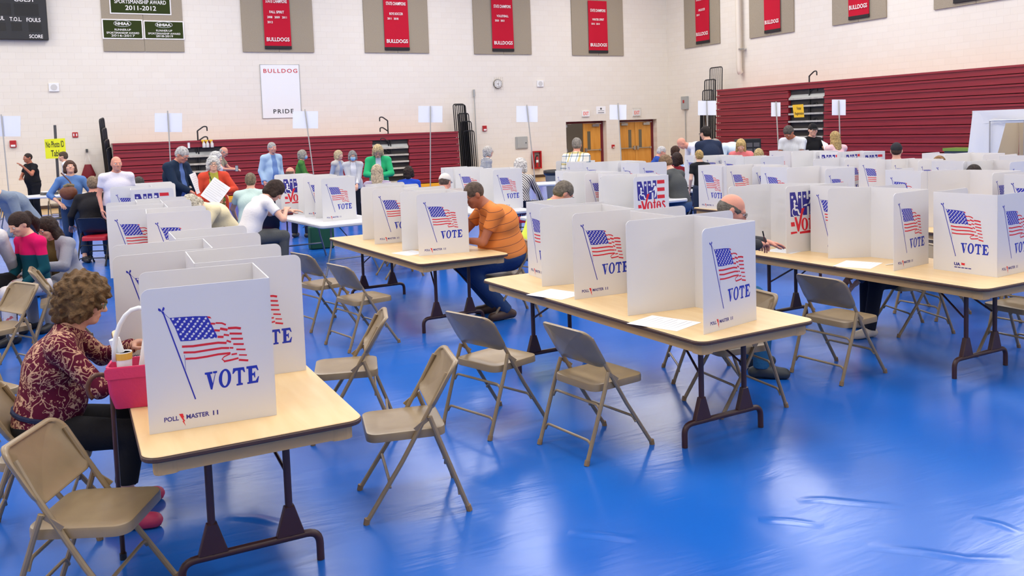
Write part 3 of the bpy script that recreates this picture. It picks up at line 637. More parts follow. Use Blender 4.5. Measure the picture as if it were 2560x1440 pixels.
# ================================================================ folding chairs
M_CH = mat('beige_chair_paint', rgb(148, 127, 94), .34, .6, mottle=(7, rgb(141, 120, 89), .4, .6)); M_CHB = mat('brown_chair_paint', rgb(74, 62, 54), .35); M_RUB = mat('tan_rubber', rgb(140, 112, 78), .7); M_PADN = mat('navy_vinyl', rgb(20, 22, 40), .5); M_PADR = mat('crimson_vinyl', rgb(190, 28, 48), .5)
def make_chair(label, frame, back, seat, padded=False, cap=None):
    t = thing('folding_chair', label, 'chair')
    TOPZ, TOPY, HW = .765, -.245, .205
    # seat pan: rounded, dished, with a folded skirt
    P = rrect(.40, .41, .06, 5, 0, 0); b = MB()
    n = len(P)
    def ring(k, z, dz=0): return [(p[0] * k, p[1] * k, z) for p in P]
    rings = [ring(.97, .405), ring(1.0, .405), ring(1.0, .436), ring(.985, .446), ring(.94, .449), ring(.6, .443), ring(.25, .441)]
    if padded: rings = [ring(.97, .405), ring(1.0, .405), ring(1.0, .44), ring(.985, .462), ring(.9, .478), ring(.6, .482), ring(.25, .483)]
    b.v = [p for q in rings for p in q]
    b.f = [tuple(range(n - 1, -1, -1))] + [(k * n + i, k * n + (i + 1) % n, (k + 1) * n + (i + 1) % n, (k + 1) * n + i) for k in range(len(rings) - 1) for i in range(n)] + [tuple(range((len(rings) - 1) * n, len(rings) * n))]
    b.m = [0] * len(b.f); b.obj('seat', seat, t, smooth=50)
    # backrest: a curved panel with a rolled border between the tops of the frame tubes
    def bk(p, q, off):     # p across, q up 0..1 along the tilt
        z = .545 + q * (TOPZ + .012 - .545); y = .21 - .455 * z / TOPZ - .008 - .03 * (1 - (p / HW) ** 2) - off
        return (p, y, z)
    H_ = .232; Q = rrect(.44, 1.0, .075, 6, 0, .5)
    Q = rrect(2 * HW + .03, H_, .06, 6, 0, H_ / 2)
    b = MB(); n = len(Q); rings = []
    for k, off in ((.0, .014), (1.0, .014), (1.04, .004), (1.04, -.006), (1.0, -.013), (.94, -.013), (.9, -.004), (.0, -.004)):
        rings.append([bk(p[0] * k, (H_ / 2 + (p[1] - H_ / 2) * k) / H_, off) for p in Q])
    if padded: rings[5] = [bk(p[0] * .94, (H_ / 2 + (p[1] - H_ / 2) * .94) / H_, -.02) for p in Q]; rings[6] = [bk(p[0] * .8, (H_ / 2 + (p[1] - H_ / 2) * .8) / H_, -.03) for p in Q]; rings[7] = [bk(0, .5, -.032) for p in Q]
    # fill front and back with concentric steps so the panel keeps its curve
    front = [[bk(p[0] * k, (H_ / 2 + (p[1] - H_ / 2) * k) / H_, rings and (-.004 if not padded else -.03)) for p in Q] for k in (.6, .3)]
    rear = [[bk(p[0] * k, (H_ / 2 + (p[1] - H_ / 2) * k) / H_, .014) for p in Q] for k in (.3, .6)]
    rings = [rings[0]] + rear + rings[1:7] + front + [rings[7]]
    b.v = [p for q in rings for p in q]
    b.f = [(k * n + (i + 1) % n, k * n + i, (k + 1) * n + i, (k + 1) * n + (i + 1) % n) for k in range(len(rings) - 1) for i in range(n)]
    b.m = [0] * len(b.f); b.obj('backrest', back, t, smooth=50)
    for s in (-1, 1):
        P = [(s * .222, .225, .012), (s * .215, .21 - .455 * .3 / TOPZ, .3), (s * .208, .21 - .455 * .6 / TOPZ, .6), (s * .2, TOPY + .03, TOPZ - .035)]
        o = MB().tube(P, .0125, 8).obj('front_leg', frame, t, smooth=40)
        MB().tube([(s * .222, .229, 0.0), (s * .222, .222, .03)], .016, 8).obj('rubber_foot', cap or M_RUB, o)
        o = MB().tube([(s * .226, -.115, .52), (s * .232, -.15, .42), (s * .228, -.298, .012)], .0125, 8).obj('rear_leg', frame, t, smooth=40)
        MB().tube([(s * .228, -.303, 0.0), (s * .228, -.294, .03)], .016, 8).obj('rubber_foot', cap or M_RUB, o)
        MB().prism([(-.115, .5), (-.1, .515), (-.03, .465), (-.045, .45)], s * .214, s * .222, lambda p, q, tt: (tt, p, q)).obj('hinge_link', frame, t)
    for z in (.33, .13):
        y = -.15 - .148 * (.42 - z) / .408
        MB().tube(fillet([(-.225, y, z - .04), (-.2, y, z), (.2, y, z), (.225, y, z - .04)], .03), .0085, 7).obj('stretcher', frame, t)
    z = .2; y = .21 - .455 * z / TOPZ + .01
    MB().tube(fillet([(-.218, y, z - .03), (-.19, y, z), (.19, y, z), (.218, y, z - .03)], .03), .0085, 7).obj('stretcher', frame, t)
    return t
chair_src = {}
def chair(kind, x, y, deg, label, z=0.0):
    """deg: the way the sitter would face, measured from +X"""
    if kind not in chair_src:
        if kind == 'beige': t = make_chair(label, M_CH, M_CH, M_CH)
        elif kind == 'brown': t = make_chair(label, M_CHB, M_CHB, M_CHB, cap=M_BLACK)
        else: t = make_chair(label, M_BLACK, M_PADN, M_PADR, True, cap=M_BLACK)
        chair_src[kind] = t; t.location = (x, y, z); t.rotation_euler = (0, 0, R(deg - 90))
    else: t = dup(chair_src[kind], (x, y, z), R(deg - 90), label)
    t['group'] = {'beige': 'beige metal folding chairs', 'brown': 'brown metal folding chairs', 'navy': 'padded navy folding chairs'}[kind]
    return t
chair('beige', .02, 3.98, -26, 'beige folding chair nearest the viewer in the lower left corner')
chair('beige', 1.50, 4.33, 167, 'beige folding chair just right of the foreground table corner, facing left')
chair('beige', 1.56, 5.58, 163, 'beige folding chair behind the near right one, pushed under the foreground table')
chair('beige', 2.49, 5.21, 18, 'beige folding chair left of the centre table, the farther of the two')
chair('beige', 2.84, 4.49, 8, 'beige folding chair left of the centre table with its seat under the near end')
chair('beige', 4.00, 4.63, 175, 'beige folding chair on the right of the centre table in front of the teal trousers')
chair('beige', 5.24, 4.77, 5, 'beige folding chair left of the right-hand table with the sneakers beyond it')
chair('beige', 6.66, 4.25, 178, 'beige folding chair at the right edge of the picture')
chair('beige', 6.72, 5.5, 180, 'beige folding chair under the man whose sneakers show beneath the right table')
chair('beige', 4.82, 5.55, 25, 'beige folding chair under the man with the fringe of grey hair')
chair('beige', 2.40, 7.87, 12, 'beige folding chair left of the orange polo table, the nearer of two')
chair('beige', 2.30, 8.9, 14, 'beige folding chair left of the orange polo table, the farther of two')
chair('beige', 4.12, 8.42, 172, 'beige folding chair under the man in the orange polo')
chair('beige', 4.98, 9.0, 20, 'beige folding chair seen from behind right of the orange polo, with neon cloth below it')
chair('beige', -.36, 4.95, 2, 'beige folding chair under the woman in the maroon blouse')
chair('beige', -.62, 6.35, 30, 'beige folding chair behind the woman in the maroon blouse, turned toward the foreground table')
chair('beige', -.78, 7.45, -62, 'beige folding chair tipped close behind the curly brown hair')
chair('beige', -1.25, 7.55, 165, 'beige folding chair at the left edge with the girl in pink beside it')
chair('beige', -.62, 8.5, -150, 'beige folding chair gripped by the woman in the grey cardigan')
chair('beige', -.12, 9.6, 0, 'beige folding chair edge-on left of the screens with flags')
chair('brown', -.33, 10.9, 15, 'dark brown folding chair left of the screens, behind an edge-on beige one')
chair('beige', 1.55, 10.3, 178, 'beige folding chair back showing below the woman in the red jacket')
chair('beige', 1.98, 10.6, 0, 'beige folding chair back showing left of the dark padded chair')
chair('beige', 2.36, 12.2, 10, 'beige folding chair under the person in the white t-shirt')
chair('beige', 3.95, 11.35, 178, 'beige folding chair with its seat poking out past the white plastic table corner')
chair('beige', 4.3, 12.0, 170, 'first of the beige folding chairs in a row under the white plastic table')
chair('beige', 4.45, 12.7, 170, 'second of the beige folding chairs in a row under the white plastic table')
chair('beige', 4.55, 13.4, 170, 'third of the beige folding chairs in a row under the white plastic table')
chair('beige', 6.9, 11.9, 178, 'beige folding chair under the white plastic table behind the orange polo')
chair('beige', 7.5, 10.1, 10, 'beige folding chair back left of the balding man, beside the grey jacket')
chair('navy', 7.55, 9.1, 100, 'navy padded folding chair showing its top edge left of the balding man')
chair('beige', 7.55, 5.7, 2, 'beige folding chair between the right-hand table and the next row')
chair('beige', 7.6, 4.75, 5, 'beige folding chair in the next row at far right')
for (u, v, d, ang, lb) in ((245, 560, 14.2, 62, 'navy padded folding chair with red seat under the man in the black shirt'), (657, 500, 13.5, 80, 'navy padded folding chair under the man in the mint shirt'), (1322, 480, 14.6, 60, 'navy padded folding chair with red seat under the black and white skirt'), (1716, 440, 16.4, 70, 'navy padded folding chair under the person in the maroon sweater')):
    c = atd(u, v, d); chair('navy', c[0], c[1], ang, lb)
c = atd(1162, 400, 24.5); chair('beige', c[0], c[1], -70, 'beige folding chair against the wall right of the back bleachers')
c = atd(1185, 408, 23.5); chair('beige', c[0], c[1], -70, 'beige folding chair beside the one against the wall, partly behind the striped shirt')
c = atd(146, 480, 22.5); chair('beige', c[0], c[1], -80, 'folding chair behind the white table at far left').update_tag()

# ================================================================ tabletop voting screens
M_SCR = bpy.data.materials.new('white_corrugated_plastic'); M_SCR.use_nodes = True; nt = M_SCR.node_tree; bs = nt.nodes['Principled BSDF']
bs.inputs['Base Color'].default_value = rgb(236, 235, 235); bs.inputs['Roughness'].default_value = .42; bs.inputs['Specular IOR Level'].default_value = .4
tr = nn(nt, 'BsdfTranslucent'); tr.inputs['Color'].default_value = rgb(232, 231, 230); mx = nn(nt, 'MixShader'); mx.inputs[0].default_value = .22
nt.links.new(bs.outputs[0], mx.inputs[1]); nt.links.new(tr.outputs[0], mx.inputs[2]); nt.links.new(mx.outputs[0], nt.nodes['Material Output'].inputs[0])
M_BLUE = mat('print_blue', rgb(36, 44, 168), .5); M_NAVY = mat('print_navy', rgb(46, 42, 138), .5); M_PRED = mat('print_red', rgb(218, 32, 48), .5); M_PWHITE = mat('print_white', rgb(238, 237, 236), .45); M_VOTE = mat('print_royal', rgb(20, 46, 172), .5)
ART = {'pole':[(0.16,0.17),(0.364,0.799)],'rope':[[(0.163,0.172),(0.204,0.212)],[(0.301,0.479),(0.303,0.584)]],'leaf':[[(0.124,0.135),(0.139,0.14),(0.153,0.16),(0.136,0.16),(0.124,0.151)],[(0.163,0.129),(0.174,0.138),(0.169,0.153),(0.154,0.162),(0.153,0.148)],[(0.145,0.159),(0.166,0.163),(0.167,0.181),(0.156,0.18)]],'canton':[(0.204,0.21),(0.301,0.213),(0.399,0.217),(0.493,0.226),(0.511,0.262),(0.532,0.307),(0.562,0.375),(0.554,0.389),(0.47,0.384),(0.358,0.386),(0.277,0.381),(0.268,0.359),(0.242,0.283)],'stars':[(0.23,0.221),(0.28,0.225),(0.331,0.229),(0.381,0.233),(0.43,0.237),(0.48,0.241),(0.265,0.242),(0.316,0.246),(0.366,0.25),(0.416,0.254),(0.466,0.258),(0.247,0.259),(0.297,0.263),(0.347,0.267),(0.398,0.271),(0.447,0.275),(0.496,0.279),(0.284,0.279),(0.335,0.283),(0.385,0.288),(0.434,0.292),(0.483,0.296),(0.263,0.296),(0.313,0.3),(0.364,0.304),(0.413,0.308),(0.463,0.312),(0.512,0.316),(0.3,0.316),(0.35,0.32),(0.401,0.324),(0.45,0.328),(0.499,0.332),(0.281,0.331),(0.33,0.335),(0.381,0.339),(0.431,0.343),(0.48,0.347),(0.529,0.352),(0.317,0.35),(0.367,0.354),(0.417,0.358),(0.467,0.363),(0.515,0.367),(0.297,0.367),(0.348,0.371),(0.398,0.375),(0.448,0.379),(0.497,0.384),(0.54,0.388)],'wedge':[(0.489,0.226),(0.514,0.231),(0.526,0.246),(0.502,0.242)],'str':[([(0.515,0.281),(0.552,0.286)],0.0134),([(0.541,0.331),(0.585,0.338)],0.0147),([(0.564,0.38),(0.611,0.386)],0.0159),([(0.555,0.281),(0.604,0.287),(0.635,0.302)],0.0122),([(0.587,0.324),(0.646,0.339)],0.0171),([(0.613,0.37),(0.655,0.379)],0.0134),([(0.633,0.414),(0.667,0.429)],0.0134),([(0.654,0.468),(0.683,0.472)],0.0122),([(0.665,0.517),(0.71,0.516)],0.0122),([(0.649,0.328),(0.713,0.331),(0.752,0.34)],0.0171),([(0.66,0.367),(0.758,0.378)],0.0147),([(0.669,0.405),(0.764,0.415)],0.0134),([(0.684,0.445),(0.768,0.454)],0.0134),([(0.706,0.485),(0.779,0.494)],0.0122),([(0.724,0.527),(0.788,0.535)],0.0098),([(0.721,0.562),(0.796,0.575)],0.0147),([(0.285,0.419),(0.369,0.425),(0.467,0.423),(0.566,0.422),(0.632,0.431)],0.0159),([(0.294,0.461),(0.379,0.469),(0.492,0.465),(0.591,0.463),(0.65,0.469)],0.0147),([(0.306,0.507),(0.383,0.512),(0.475,0.51),(0.56,0.504),(0.658,0.506)],0.0147),([(0.658,0.511),(0.607,0.526),(0.589,0.542),(0.609,0.559)],0.0086),([(0.601,0.56),(0.662,0.556),(0.719,0.549)],0.0134)],'V':[(0.447,0.622),(0.507,0.621),(0.506,0.636),(0.49,0.637),(0.505,0.703),(0.527,0.636),(0.511,0.633),(0.512,0.62),(0.545,0.62),(0.543,0.634),(0.532,0.635),(0.499,0.748),(0.486,0.746),(0.461,0.638),(0.447,0.636)],'T':[(0.671,0.617),(0.759,0.618),(0.766,0.655),(0.757,0.656),(0.744,0.637),(0.732,0.638),(0.728,0.728),(0.742,0.731),(0.742,0.744),(0.691,0.745),(0.691,0.732),(0.705,0.731),(0.708,0.638),(0.691,0.638),(0.672,0.657),(0.663,0.657)],'E':[(0.778,0.617),(0.863,0.616),(0.875,0.654),(0.866,0.655),(0.853,0.636),(0.824,0.636),(0.822,0.67),(0.835,0.67),(0.841,0.66),(0.846,0.66),(0.845,0.704),(0.838,0.704),(0.834,0.687),(0.821,0.687),(0.82,0.727),(0.847,0.727),(0.869,0.698),(0.876,0.698),(0.865,0.743),(0.778,0.744),(0.778,0.731),(0.79,0.73),(0.792,0.634),(0.778,0.634)],'O':[[(0.652,0.681),(0.649,0.7),(0.642,0.717),(0.631,0.731),(0.619,0.742),(0.605,0.747),(0.591,0.747),(0.578,0.742),(0.567,0.731),(0.559,0.717),(0.554,0.7),(0.553,0.681),(0.557,0.662),(0.564,0.645),(0.574,0.63),(0.587,0.62),(0.601,0.614),(0.615,0.614),(0.628,0.62),(0.639,0.63),(0.647,0.644),(0.652,0.662)],[(0.626,0.681),(0.624,0.696),(0.62,0.71),(0.615,0.721),(0.609,0.729),(0.602,0.734),(0.596,0.734),(0.59,0.729),(0.585,0.721),(0.581,0.71),(0.579,0.696),(0.58,0.681),(0.582,0.666),(0.585,0.652),(0.591,0.64),(0.597,0.632),(0.604,0.628),(0.61,0.628),(0.616,0.632),(0.621,0.64),(0.625,0.652),(0.626,0.666)]],'bolt':[(0.23,0.886),(0.26,0.887),(0.268,0.915),(0.261,0.916),(0.275,0.943),(0.265,0.942),(0.277,0.977),(0.252,0.939),(0.261,0.938),(0.246,0.915)],'txt':[('POLL',0.116,0.929,0.227,0.931),('MASTER',0.285,0.929,0.463,0.927),('II',0.492,0.928,0.533,0.928),(0.118,0.897),(0.465,0.897)]}
SW, SH, TH = .52, .615, .005
def AU(p): return (p[0] * SW, (1 - p[1]) * SH)
def stroke(mb, P, w, t, m):
    P = [Vector(AU(p)) for p in P]; L, Rr = [], []
    for i in range(len(P)):
        d = (P[min(i + 1, len(P) - 1)] - P[max(i - 1, 0)]).normalized(); nrm = Vector((-d.y, d.x)) * w / 2
        L.append(P[i] + nrm); Rr.append(P[i] - nrm)
    mb.add([XZ(p.x, p.y, t) for p in L] + [XZ(p.x, p.y, t) for p in Rr], [(i, len(P) + i, len(P) + i + 1, i + 1) for i in range(len(P) - 1)], m)
T0 = TH / 2 + .0006
def star(cx, cz, r): return [(cx + (r if i % 2 == 0 else r * .45) * math.sin(i * PI / 5), cz + (r if i % 2 == 0 else r * .45) * math.cos(i * PI / 5)) for i in range(10)]
def flag_meshes(style):
    """the flag, the word under it and the maker's line, printed on one panel"""
    b = MB()
    stroke(b, ART['pole'], .0055, T0, 0)
    for p in ART['rope']: stroke(b, p, .0014, T0, 0)
    for p in ART['leaf']: b.flat([AU(q) for q in p], T0, m=0)
    b.flat([AU(q) for q in ART['canton']], T0, m=0)
    for q in ART['stars']:
        c = AU(q); b.flat(star(c[0], c[1], .0068), T0 + .0005, m=1)
    b.flat([AU(q) for q in ART['wedge']], T0, m=2)
    for p, wd in ART['str']: stroke(b, p, wd * SH, T0, 2)
    flag = b.mesh('printed_flag', [M_BLUE, M_PWHITE, M_PRED])
    b = MB()
    for k in 'VTE': b.flat([AU(q) for q in ART[k]], T0)
    o, i_ = ART['O']; n = len(o); b.add([XZ(*AU(q), T0) for q in o + i_], [(k, (k + 1) % n, n + (k + 1) % n, n + k) for k in range(n)])
    word = b.mesh('vote_lettering', M_VOTE)
    b = MB()
    if style == 'pm':
        tx = ART['txt']; zt = tx[3][1]; 
        for nm, u0, v0, u1, v1 in tx[:3]: put_text(b, nm, u0 * SW, u1 * SW, (1 - .93) * SH, (1 - .897) * SH, T0, m=0, bold=.025 if nm != 'II' else -.01)
        b.flat([AU(q) for q in ART['bolt']], T0, m=1)
    else:
        put_text(b, 'UA', .34 * SW, .44 * SW, .085 * SH, .125 * SH, T0, m=0, bold=.05); b.flat([(.455 * SW + q[0] * .055 * SW, .1 * SH + q[1] * .03 * SH) for q in ((0, 0), (1, -.1), (1, .9), (.5, .8), (0, 1))], T0, m=1)
        for k in range(5): b.flat([((.345 + .055 * k) * SW + a * .045 * SW, .058 * SH + c * .012 * SH) for a, c in ((0, 0), (1, 0), (1, 1), (0, 1))], T0, m=0)
    line = b.mesh('maker_line', [M_NAVY, M_PRED])
    return [flag, word, line]
def nh_mesh():
    b = MB(); u = lambda x, y: ((.09 + (x - 255) / 905 * .80) * SW, (1 - (.09 + (y + (x - 255) * .094 - 320) / 850 * .60)) * SH)
    F = lambda P, m, k=0: b.flat([u(*p) for p in P], T0 + .0005 * k, m=m)
    def disc(x, y, r, m, k, n=14): F([(x + r * math.cos(-2 * PI * i / n), y + r * math.sin(-2 * PI * i / n)) for i in range(n)], m, k)
    def sk(P, wd, m, k):
        for i in range(len(P) - 1):
            a, c = Vector(P[i]), Vector(P[i + 1]); d = (c - a).normalized(); q = Vector((-d.y, d.x)) * wd / 2
            F([a + q, c + q, c - q, a - q], m, k)
    F([(258, 322), (400, 310), (478, 570), (478, 305), (565, 298), (582, 815), (470, 812), (400, 830), (278, 836)], 0)
    F([(592, 292), (705, 284), (712, 450), (768, 446), (764, 268), (880, 260), (893, 768), (785, 776), (780, 598), (722, 600), (722, 784), (610, 796)], 0)
    for x, y in ((322, 420), (525, 405), (655, 392)): F([(x + (42 if i % 2 == 0 else 18) * math.sin(i * PI / 5), y - (46 if i % 2 == 0 else 20) * math.cos(i * PI / 5)) for i in range(10)], 1, 1)
    disc(385, 508, 34, 1, 1); sk([(380, 545), (390, 690), (470, 680), (505, 780), (560, 775)], 40, 1, 1); sk([(385, 600), (470, 600)], 26, 1, 1)
    sk([(395 + 75 * math.cos(a), 735 + 90 * math.sin(a)) for a in [R(250 - 15 * i) for i in range(14)]], 20, 1, 1)
    disc(805, 370, 36, 1, 1); F([(820, 420), (870, 415), (890, 520), (880, 600), (860, 690), (830, 740), (805, 740), (835, 600), (815, 520), (770, 560), (760, 550)], 1, 1)
    F([(615, 600), (660, 560), (745, 545), (710, 590)], 1, 1)
    for y in (250, 455, 655): F([(905, y + 8), (1145, y - 12), (1150, y + 85), (910, y + 108)], 2)
    F([(375, 845), (430, 838), (485, 1000), (570, 650), (655, 632), (590, 800), (500, 1145), (465, 1150)], 2, 2)
    F([(280, 955), (375, 945), (395, 1035), (290, 1045)], 2); F([(278, 1160), (440, 1145), (455, 1180), (282, 1210)], 2); F([(520, 1150), (1165, 1060), (1165, 1130), (520, 1195)], 2)
    def ring(x, y, rx, ry, tx):
        n = 18
        for i in range(n):
            a0, a1 = 2 * PI * i / n, 2 * PI * (i + 1) / n
            F([(x + rx * math.cos(a0), y + ry * math.sin(a0)), (x + rx * math.cos(a1), y + ry * math.sin(a1)), (x + tx * math.cos(a1), y + ry * .82 * math.sin(a1)), (x + tx * math.cos(a0), y + ry * .82 * math.sin(a0))], 2, 1)
    ring(655, 985, 92, 138, 34)
    F([(790, 780), (825, 775), (835, 1060), (865, 1075), (830, 1098), (780, 1092)], 2, 1); F([(755, 860), (850, 848), (850, 880), (755, 890)], 2, 1)
    n = 16
    for i in range(13):
        a0, a1 = R(25 - 24 * i), R(25 - 24 * (i + 1)); x, y = 945, 950
        if i < 13: F([(x + 78 * math.cos(a0), y + 130 * math.sin(a0)), (x + 78 * math.cos(a1), y + 130 * math.sin(a1)), (x + 28 * math.cos(a1), y + 105 * math.sin(a1)), (x + 28 * math.cos(a0), y + 105 * math.sin(a0))], 2, 1)
    F([(900, 925), (1015, 912), (1018, 945), (900, 955)], 2, 1)
    sk([(1150, 850), (1105, 820), (1065, 860), (1085, 910), (1135, 950), (1150, 1005), (1105, 1045), (1050, 1010)], 46, 2, 1)
    return b.mesh('state_vote_emblem', [M_NAVY, M_PWHITE, M_PRED])
ART_PM = flag_meshes('pm'); ART_UA = flag_meshes('ua'); ART_NH = [nh_mesh()]
RC = .035
PAN = [MB().prism(rrect(SW, SH, RC, 5, SW / 2, SH / 2, (0, 0, 0, 1)), -TH / 2, TH / 2, XZ).mesh('panel', M_SCR), MB().prism(rrect(SW, SH, RC, 5, SW / 2, SH / 2, (0, 0, 0, 0)), -TH / 2, TH / 2, XZ).mesh('panel', M_SCR), MB().prism(rrect(SW, SH, RC, 5, SW / 2, SH / 2, (0, 0, 1, 0)), -TH / 2, TH / 2, XZ).mesh('panel', M_SCR)]
PARTN = {'printed_flag': 'printed_flag', 'vote_lettering': 'vote_lettering', 'maker_line': 'maker_line', 'state_vote_emblem': 'state_vote_emblem'}
def screen(side, fx, fy, back, near, far, label, prints=('pm', 'pm', 'pm'), far_w=1.0):
    """three hinged panels; (fx, fy) is the near fold. back = heading of the back panel from the near to the far fold, near / far = headings of
    the wings away from the folds, all in degrees from +X. side 'L' opens to the left, 'R' to the right. prints in the order near, back, far"""
    t = thing('voting_screen', label, 'voting booth', (fx, fy, .7405), 0, 'white three-panel voting screens')
    D = lambda a: Vector((math.cos(R(a)), math.sin(R(a)), 0)) * SW
    F1 = Vector((0, 0, 0)); F2 = D(back); E1 = D(near); E2 = F2 + D(far)
    ch = [(E1, F1, 0, prints[0]), (F1, F2, 1, prints[1]), (F2, E2, 2, prints[2])] if side == 'L' else [(E2, F2, 0, prints[2]), (F2, F1, 1, prints[1]), (F1, E1, 2, prints[0])]
    for A, B, k, pr in ch:
        p = link('panel', PAN[k], t, A, math.atan2(B.y - A.y, B.x - A.x))
        if k == 2 and side == 'L' and far_w != 1.0: p.scale = (far_w, 1, 1)      # a far wing folded back to part of its width
        for me in {'pm': ART_PM, 'ua': ART_UA, 'nh': ART_NH, '': []}[pr]:
            link(me.name.split('.')[0], me, p)
    return t
def ll(x, y): return (x, y)
S_ = screen
# left column
S_('L', .752, 3.86, 87, 176, 176, 'nearest voting screen, in the left foreground with its full flag and VOTE facing the viewer')
S_('R', .53, 4.56, 88, -4, 0, 'second screen in the left column, its right wing showing stripe ends and TE')
S_('L', .70, 5.15, 88, 180, 176, 'third screen in the left column, its wing showing only the tip of the flag pole')
S_('R', .57, 5.78, 89, 1, 3, 'fourth screen in the left column, opening right behind the foreground table')
S_('L', .80, 8.62, 88, 176, 178, 'screen in the left column with a flag at the left edge of the row')
S_('R', .57, 8.02, 86, -6, 2, 'screen in the left column with a half-hidden dark flag at its centre')
S_('L', .82, 9.28, 88, 176, 178, 'screen in the left column directly behind the two flags')
S_('R', .6, 9.6, 88, -4, 2, 'screen in the left column beside the cream sweater')
S_('L', 1.0, 12.75, 88, 176, 178, 'rear screen of the left column with the top of a flag at its left')
S_('R', .69, 12.15, 86, -5, 2, 'rear screen of the left column with the tops of NH letters and a red bar', ('nh', 'pm', 'pm'))
S_('R', .85, 13.5, 88, -3, 2, 'rearmost screen of the left column, below the dark-haired head')
# centre table
S_('L', 3.725, 4.055, 96, 193, 176, 'screen at the near end of the centre table, flag and VOTE panel facing the viewer')
S_('R', 3.56, 4.62, 90, 4, 4, 'screen opening right in the middle of the centre table, before the balding man')
S_('L', 3.67, 5.25, 84, 178, 170, 'screen on the left of the centre table with its VOTE partly cut off')
S_('R', 3.36, 5.9, 86, 6, 6, 'screen at the far end of the centre table with a narrow slice of flag')
# orange polo table
S_('L', 3.56, 8.0, 90, 172, 178, 'screen hiding the chest of the man in the orange polo, full flag and VOTE')
S_('L', 3.5, 9.22, 88, 174, 178, 'screen left of the orange polo with its VOTE cut to VO')
S_('R', 3.25, 8.55, 88, 2, 4, 'screen opening toward the man in the orange polo')
S_('R', 3.2, 9.75, 88, 2, 4, 'screen at the far end of the orange polo table')
# right-hand table
S_('R', 6.10, 4.08, 92, 5, 8, 'screen at the near right with two full flags meeting at its fold', ('pm', 'ua', 'pm'))
S_('L', 6.28, 4.80, 98, 189, 153, 'screen on the left of the right-hand table with a full narrow flag above the pen', far_w=.72)
S_('R', 6.16, 5.36, 100, -3, 4, 'screen on the right-hand table with a flag cut to VO', ('ua', 'ua', 'pm'))
S_('L', 6.33, 5.92, 125, 180, 180, 'screen in front of the balding man with the NH Vote emblem', ('nh', 'nh', 'nh'))
# white plastic tables in the middle distance
S_('L', 3.7, 12.3, 84, 188, 180, 'screen on the white plastic table with a full flag, right of the white t-shirt')
S_('L', 3.66, 13.1, 86, 180, 178, 'screen on the white plastic table with half a flag behind the full one')
S_('L', 3.48, 13.86, 88, 180, 180, 'screen with a partly hidden NH emblem right of the white t-shirt', ('nh', 'pm', 'pm'))
S_('L', 6.28, 11.98, 84, 184, 176, 'screen behind the orange polo with a round sticker over the O of VOTE')
S_('L', 6.05, 12.9, 84, 184, 176, 'screen behind the one with the sticker, half of its flag showing')
S_('R', 5.6, 13.1, 90, 4, 4, 'screen at the far end of the white plastic table behind the orange polo')
# the table right of the neon shirt
S_('L', 6.39, 8.42, 101, 182, 178, 'screen with the full NH Votes emblem right of the neon yellow shirt', ('nh', 'nh', 'nh'))
S_('R', 6.12, 8.98, 93, 1, 4, 'screen with a thin slice of NH emblem behind the full one', ('nh', 'nh', 'nh'))
S_('L', 6.47, 9.6, 92, 180, 178, 'screen right of the neon shirt with a flag cut at its fold')
S_('R', 6.15, 10.16, 92, 2, 4, 'screen at the far end of the row right of the neon shirt')
# the far table beside the grey jacket
S_('R', 8.09, 11.4, 90, -2, 2, 'screen at the right end of the far row next to the grey jacket')
S_('L', 8.6, 12.0, 86, 180, 176, 'screen in the far row with a flag left of the grey jacket')
S_('R', 7.75, 12.55, 92, 0, 4, 'screen at the left end of the far row below the plaid shirt')
S_('L', 8.4, 13.2, 86, 180, 176, 'screen of the far row right below the plaid shirt with a flag top')
# rows behind the right-hand table
S_('L', 8.62, 7.62, 94, 182, 174, 'screen whose flag stands just above the NH Vote emblem and VO flag')
S_('R', 8.18, 8.2, 96, 2, 4, 'screen with a flag above the right part of the NH Vote emblem')
S_('L', 8.62, 8.85, 94, 180, 174, 'screen above the NH Vote emblem with a flag cut off below the stars')
S_('R', 8.1, 9.36, 98, 0, 4, 'screen left of the balding man with two small flags side by side')
S_('L', 10.72, 10.95, 94, 180, 174, 'rear screen with a flag top just left of the seated pale blue shirt')
S_('R', 10.35, 11.5, 96, 0, 4, 'rear screen in front of the blonde woman in pink')
S_('L', 10.75, 12.1, 94, 180, 174, 'rear screen below the navy suit with a flag top')
S_('R', 10.38, 12.6, 94, 0, 4, 'rear screen beside the blond boy with a sliver of flag at its left edge')
S_('L', 8.78, 5.62, 100, 184, 150, 'screen at the right with a vertical paper strip inside and a dark flag')
S_('R', 8.24, 4.88, 98, 2, 8, 'screen at the right edge with a dark flag cut by the picture edge')
S_('R', 8.3, 6.35, 94, 2, 4, 'screen at far right behind the one with the paper strip')
S_('L', 10.66, 6.65, 94, 182, 174, 'screen at the right in the third row, below the tent')
S_('R', 10.17, 7.15, 98, 2, 4, 'screen in the third row with a flag right of VOT')
S_('L', 10.64, 7.9, 94, 181, 166, 'screen in the third row with VOT showing, its top right of the black cap')
S_('R', 10.25, 8.42, 96, 2, 4, 'screen in the third row with two thin slices of flag')
S_('L', 10.6, 9.1, 94, 180, 176, 'screen at the far end of the third row below the black cap')
S_('R', 11.82, 7.32, 98, 2, 8, 'rear screen in front of the white tent with a flag at the right edge')
S_('L', 12.42, 8.2, 94, 181, 172, 'rear screen in front of the white tent with a flag beside a fold')
S_('R', 12.1, 8.8, 96, 2, 8, 'rear screen left of the white tent with its upper corner showing')
S_('L', 12.74, 10.6, 94, 178, 176, 'rear screen below the pink blonde with tops of NH letters and a red bar', ('nh', 'nh', 'pm'))
S_('R', 12.3, 11.1, 96, 2, 4, 'rear screen below the black t-shirt man with NH letter tops', ('nh', 'nh', 'pm'))
S_('L', 12.75, 11.7, 94, 180, 176, 'rear screen below the white checked shirt with a flag')
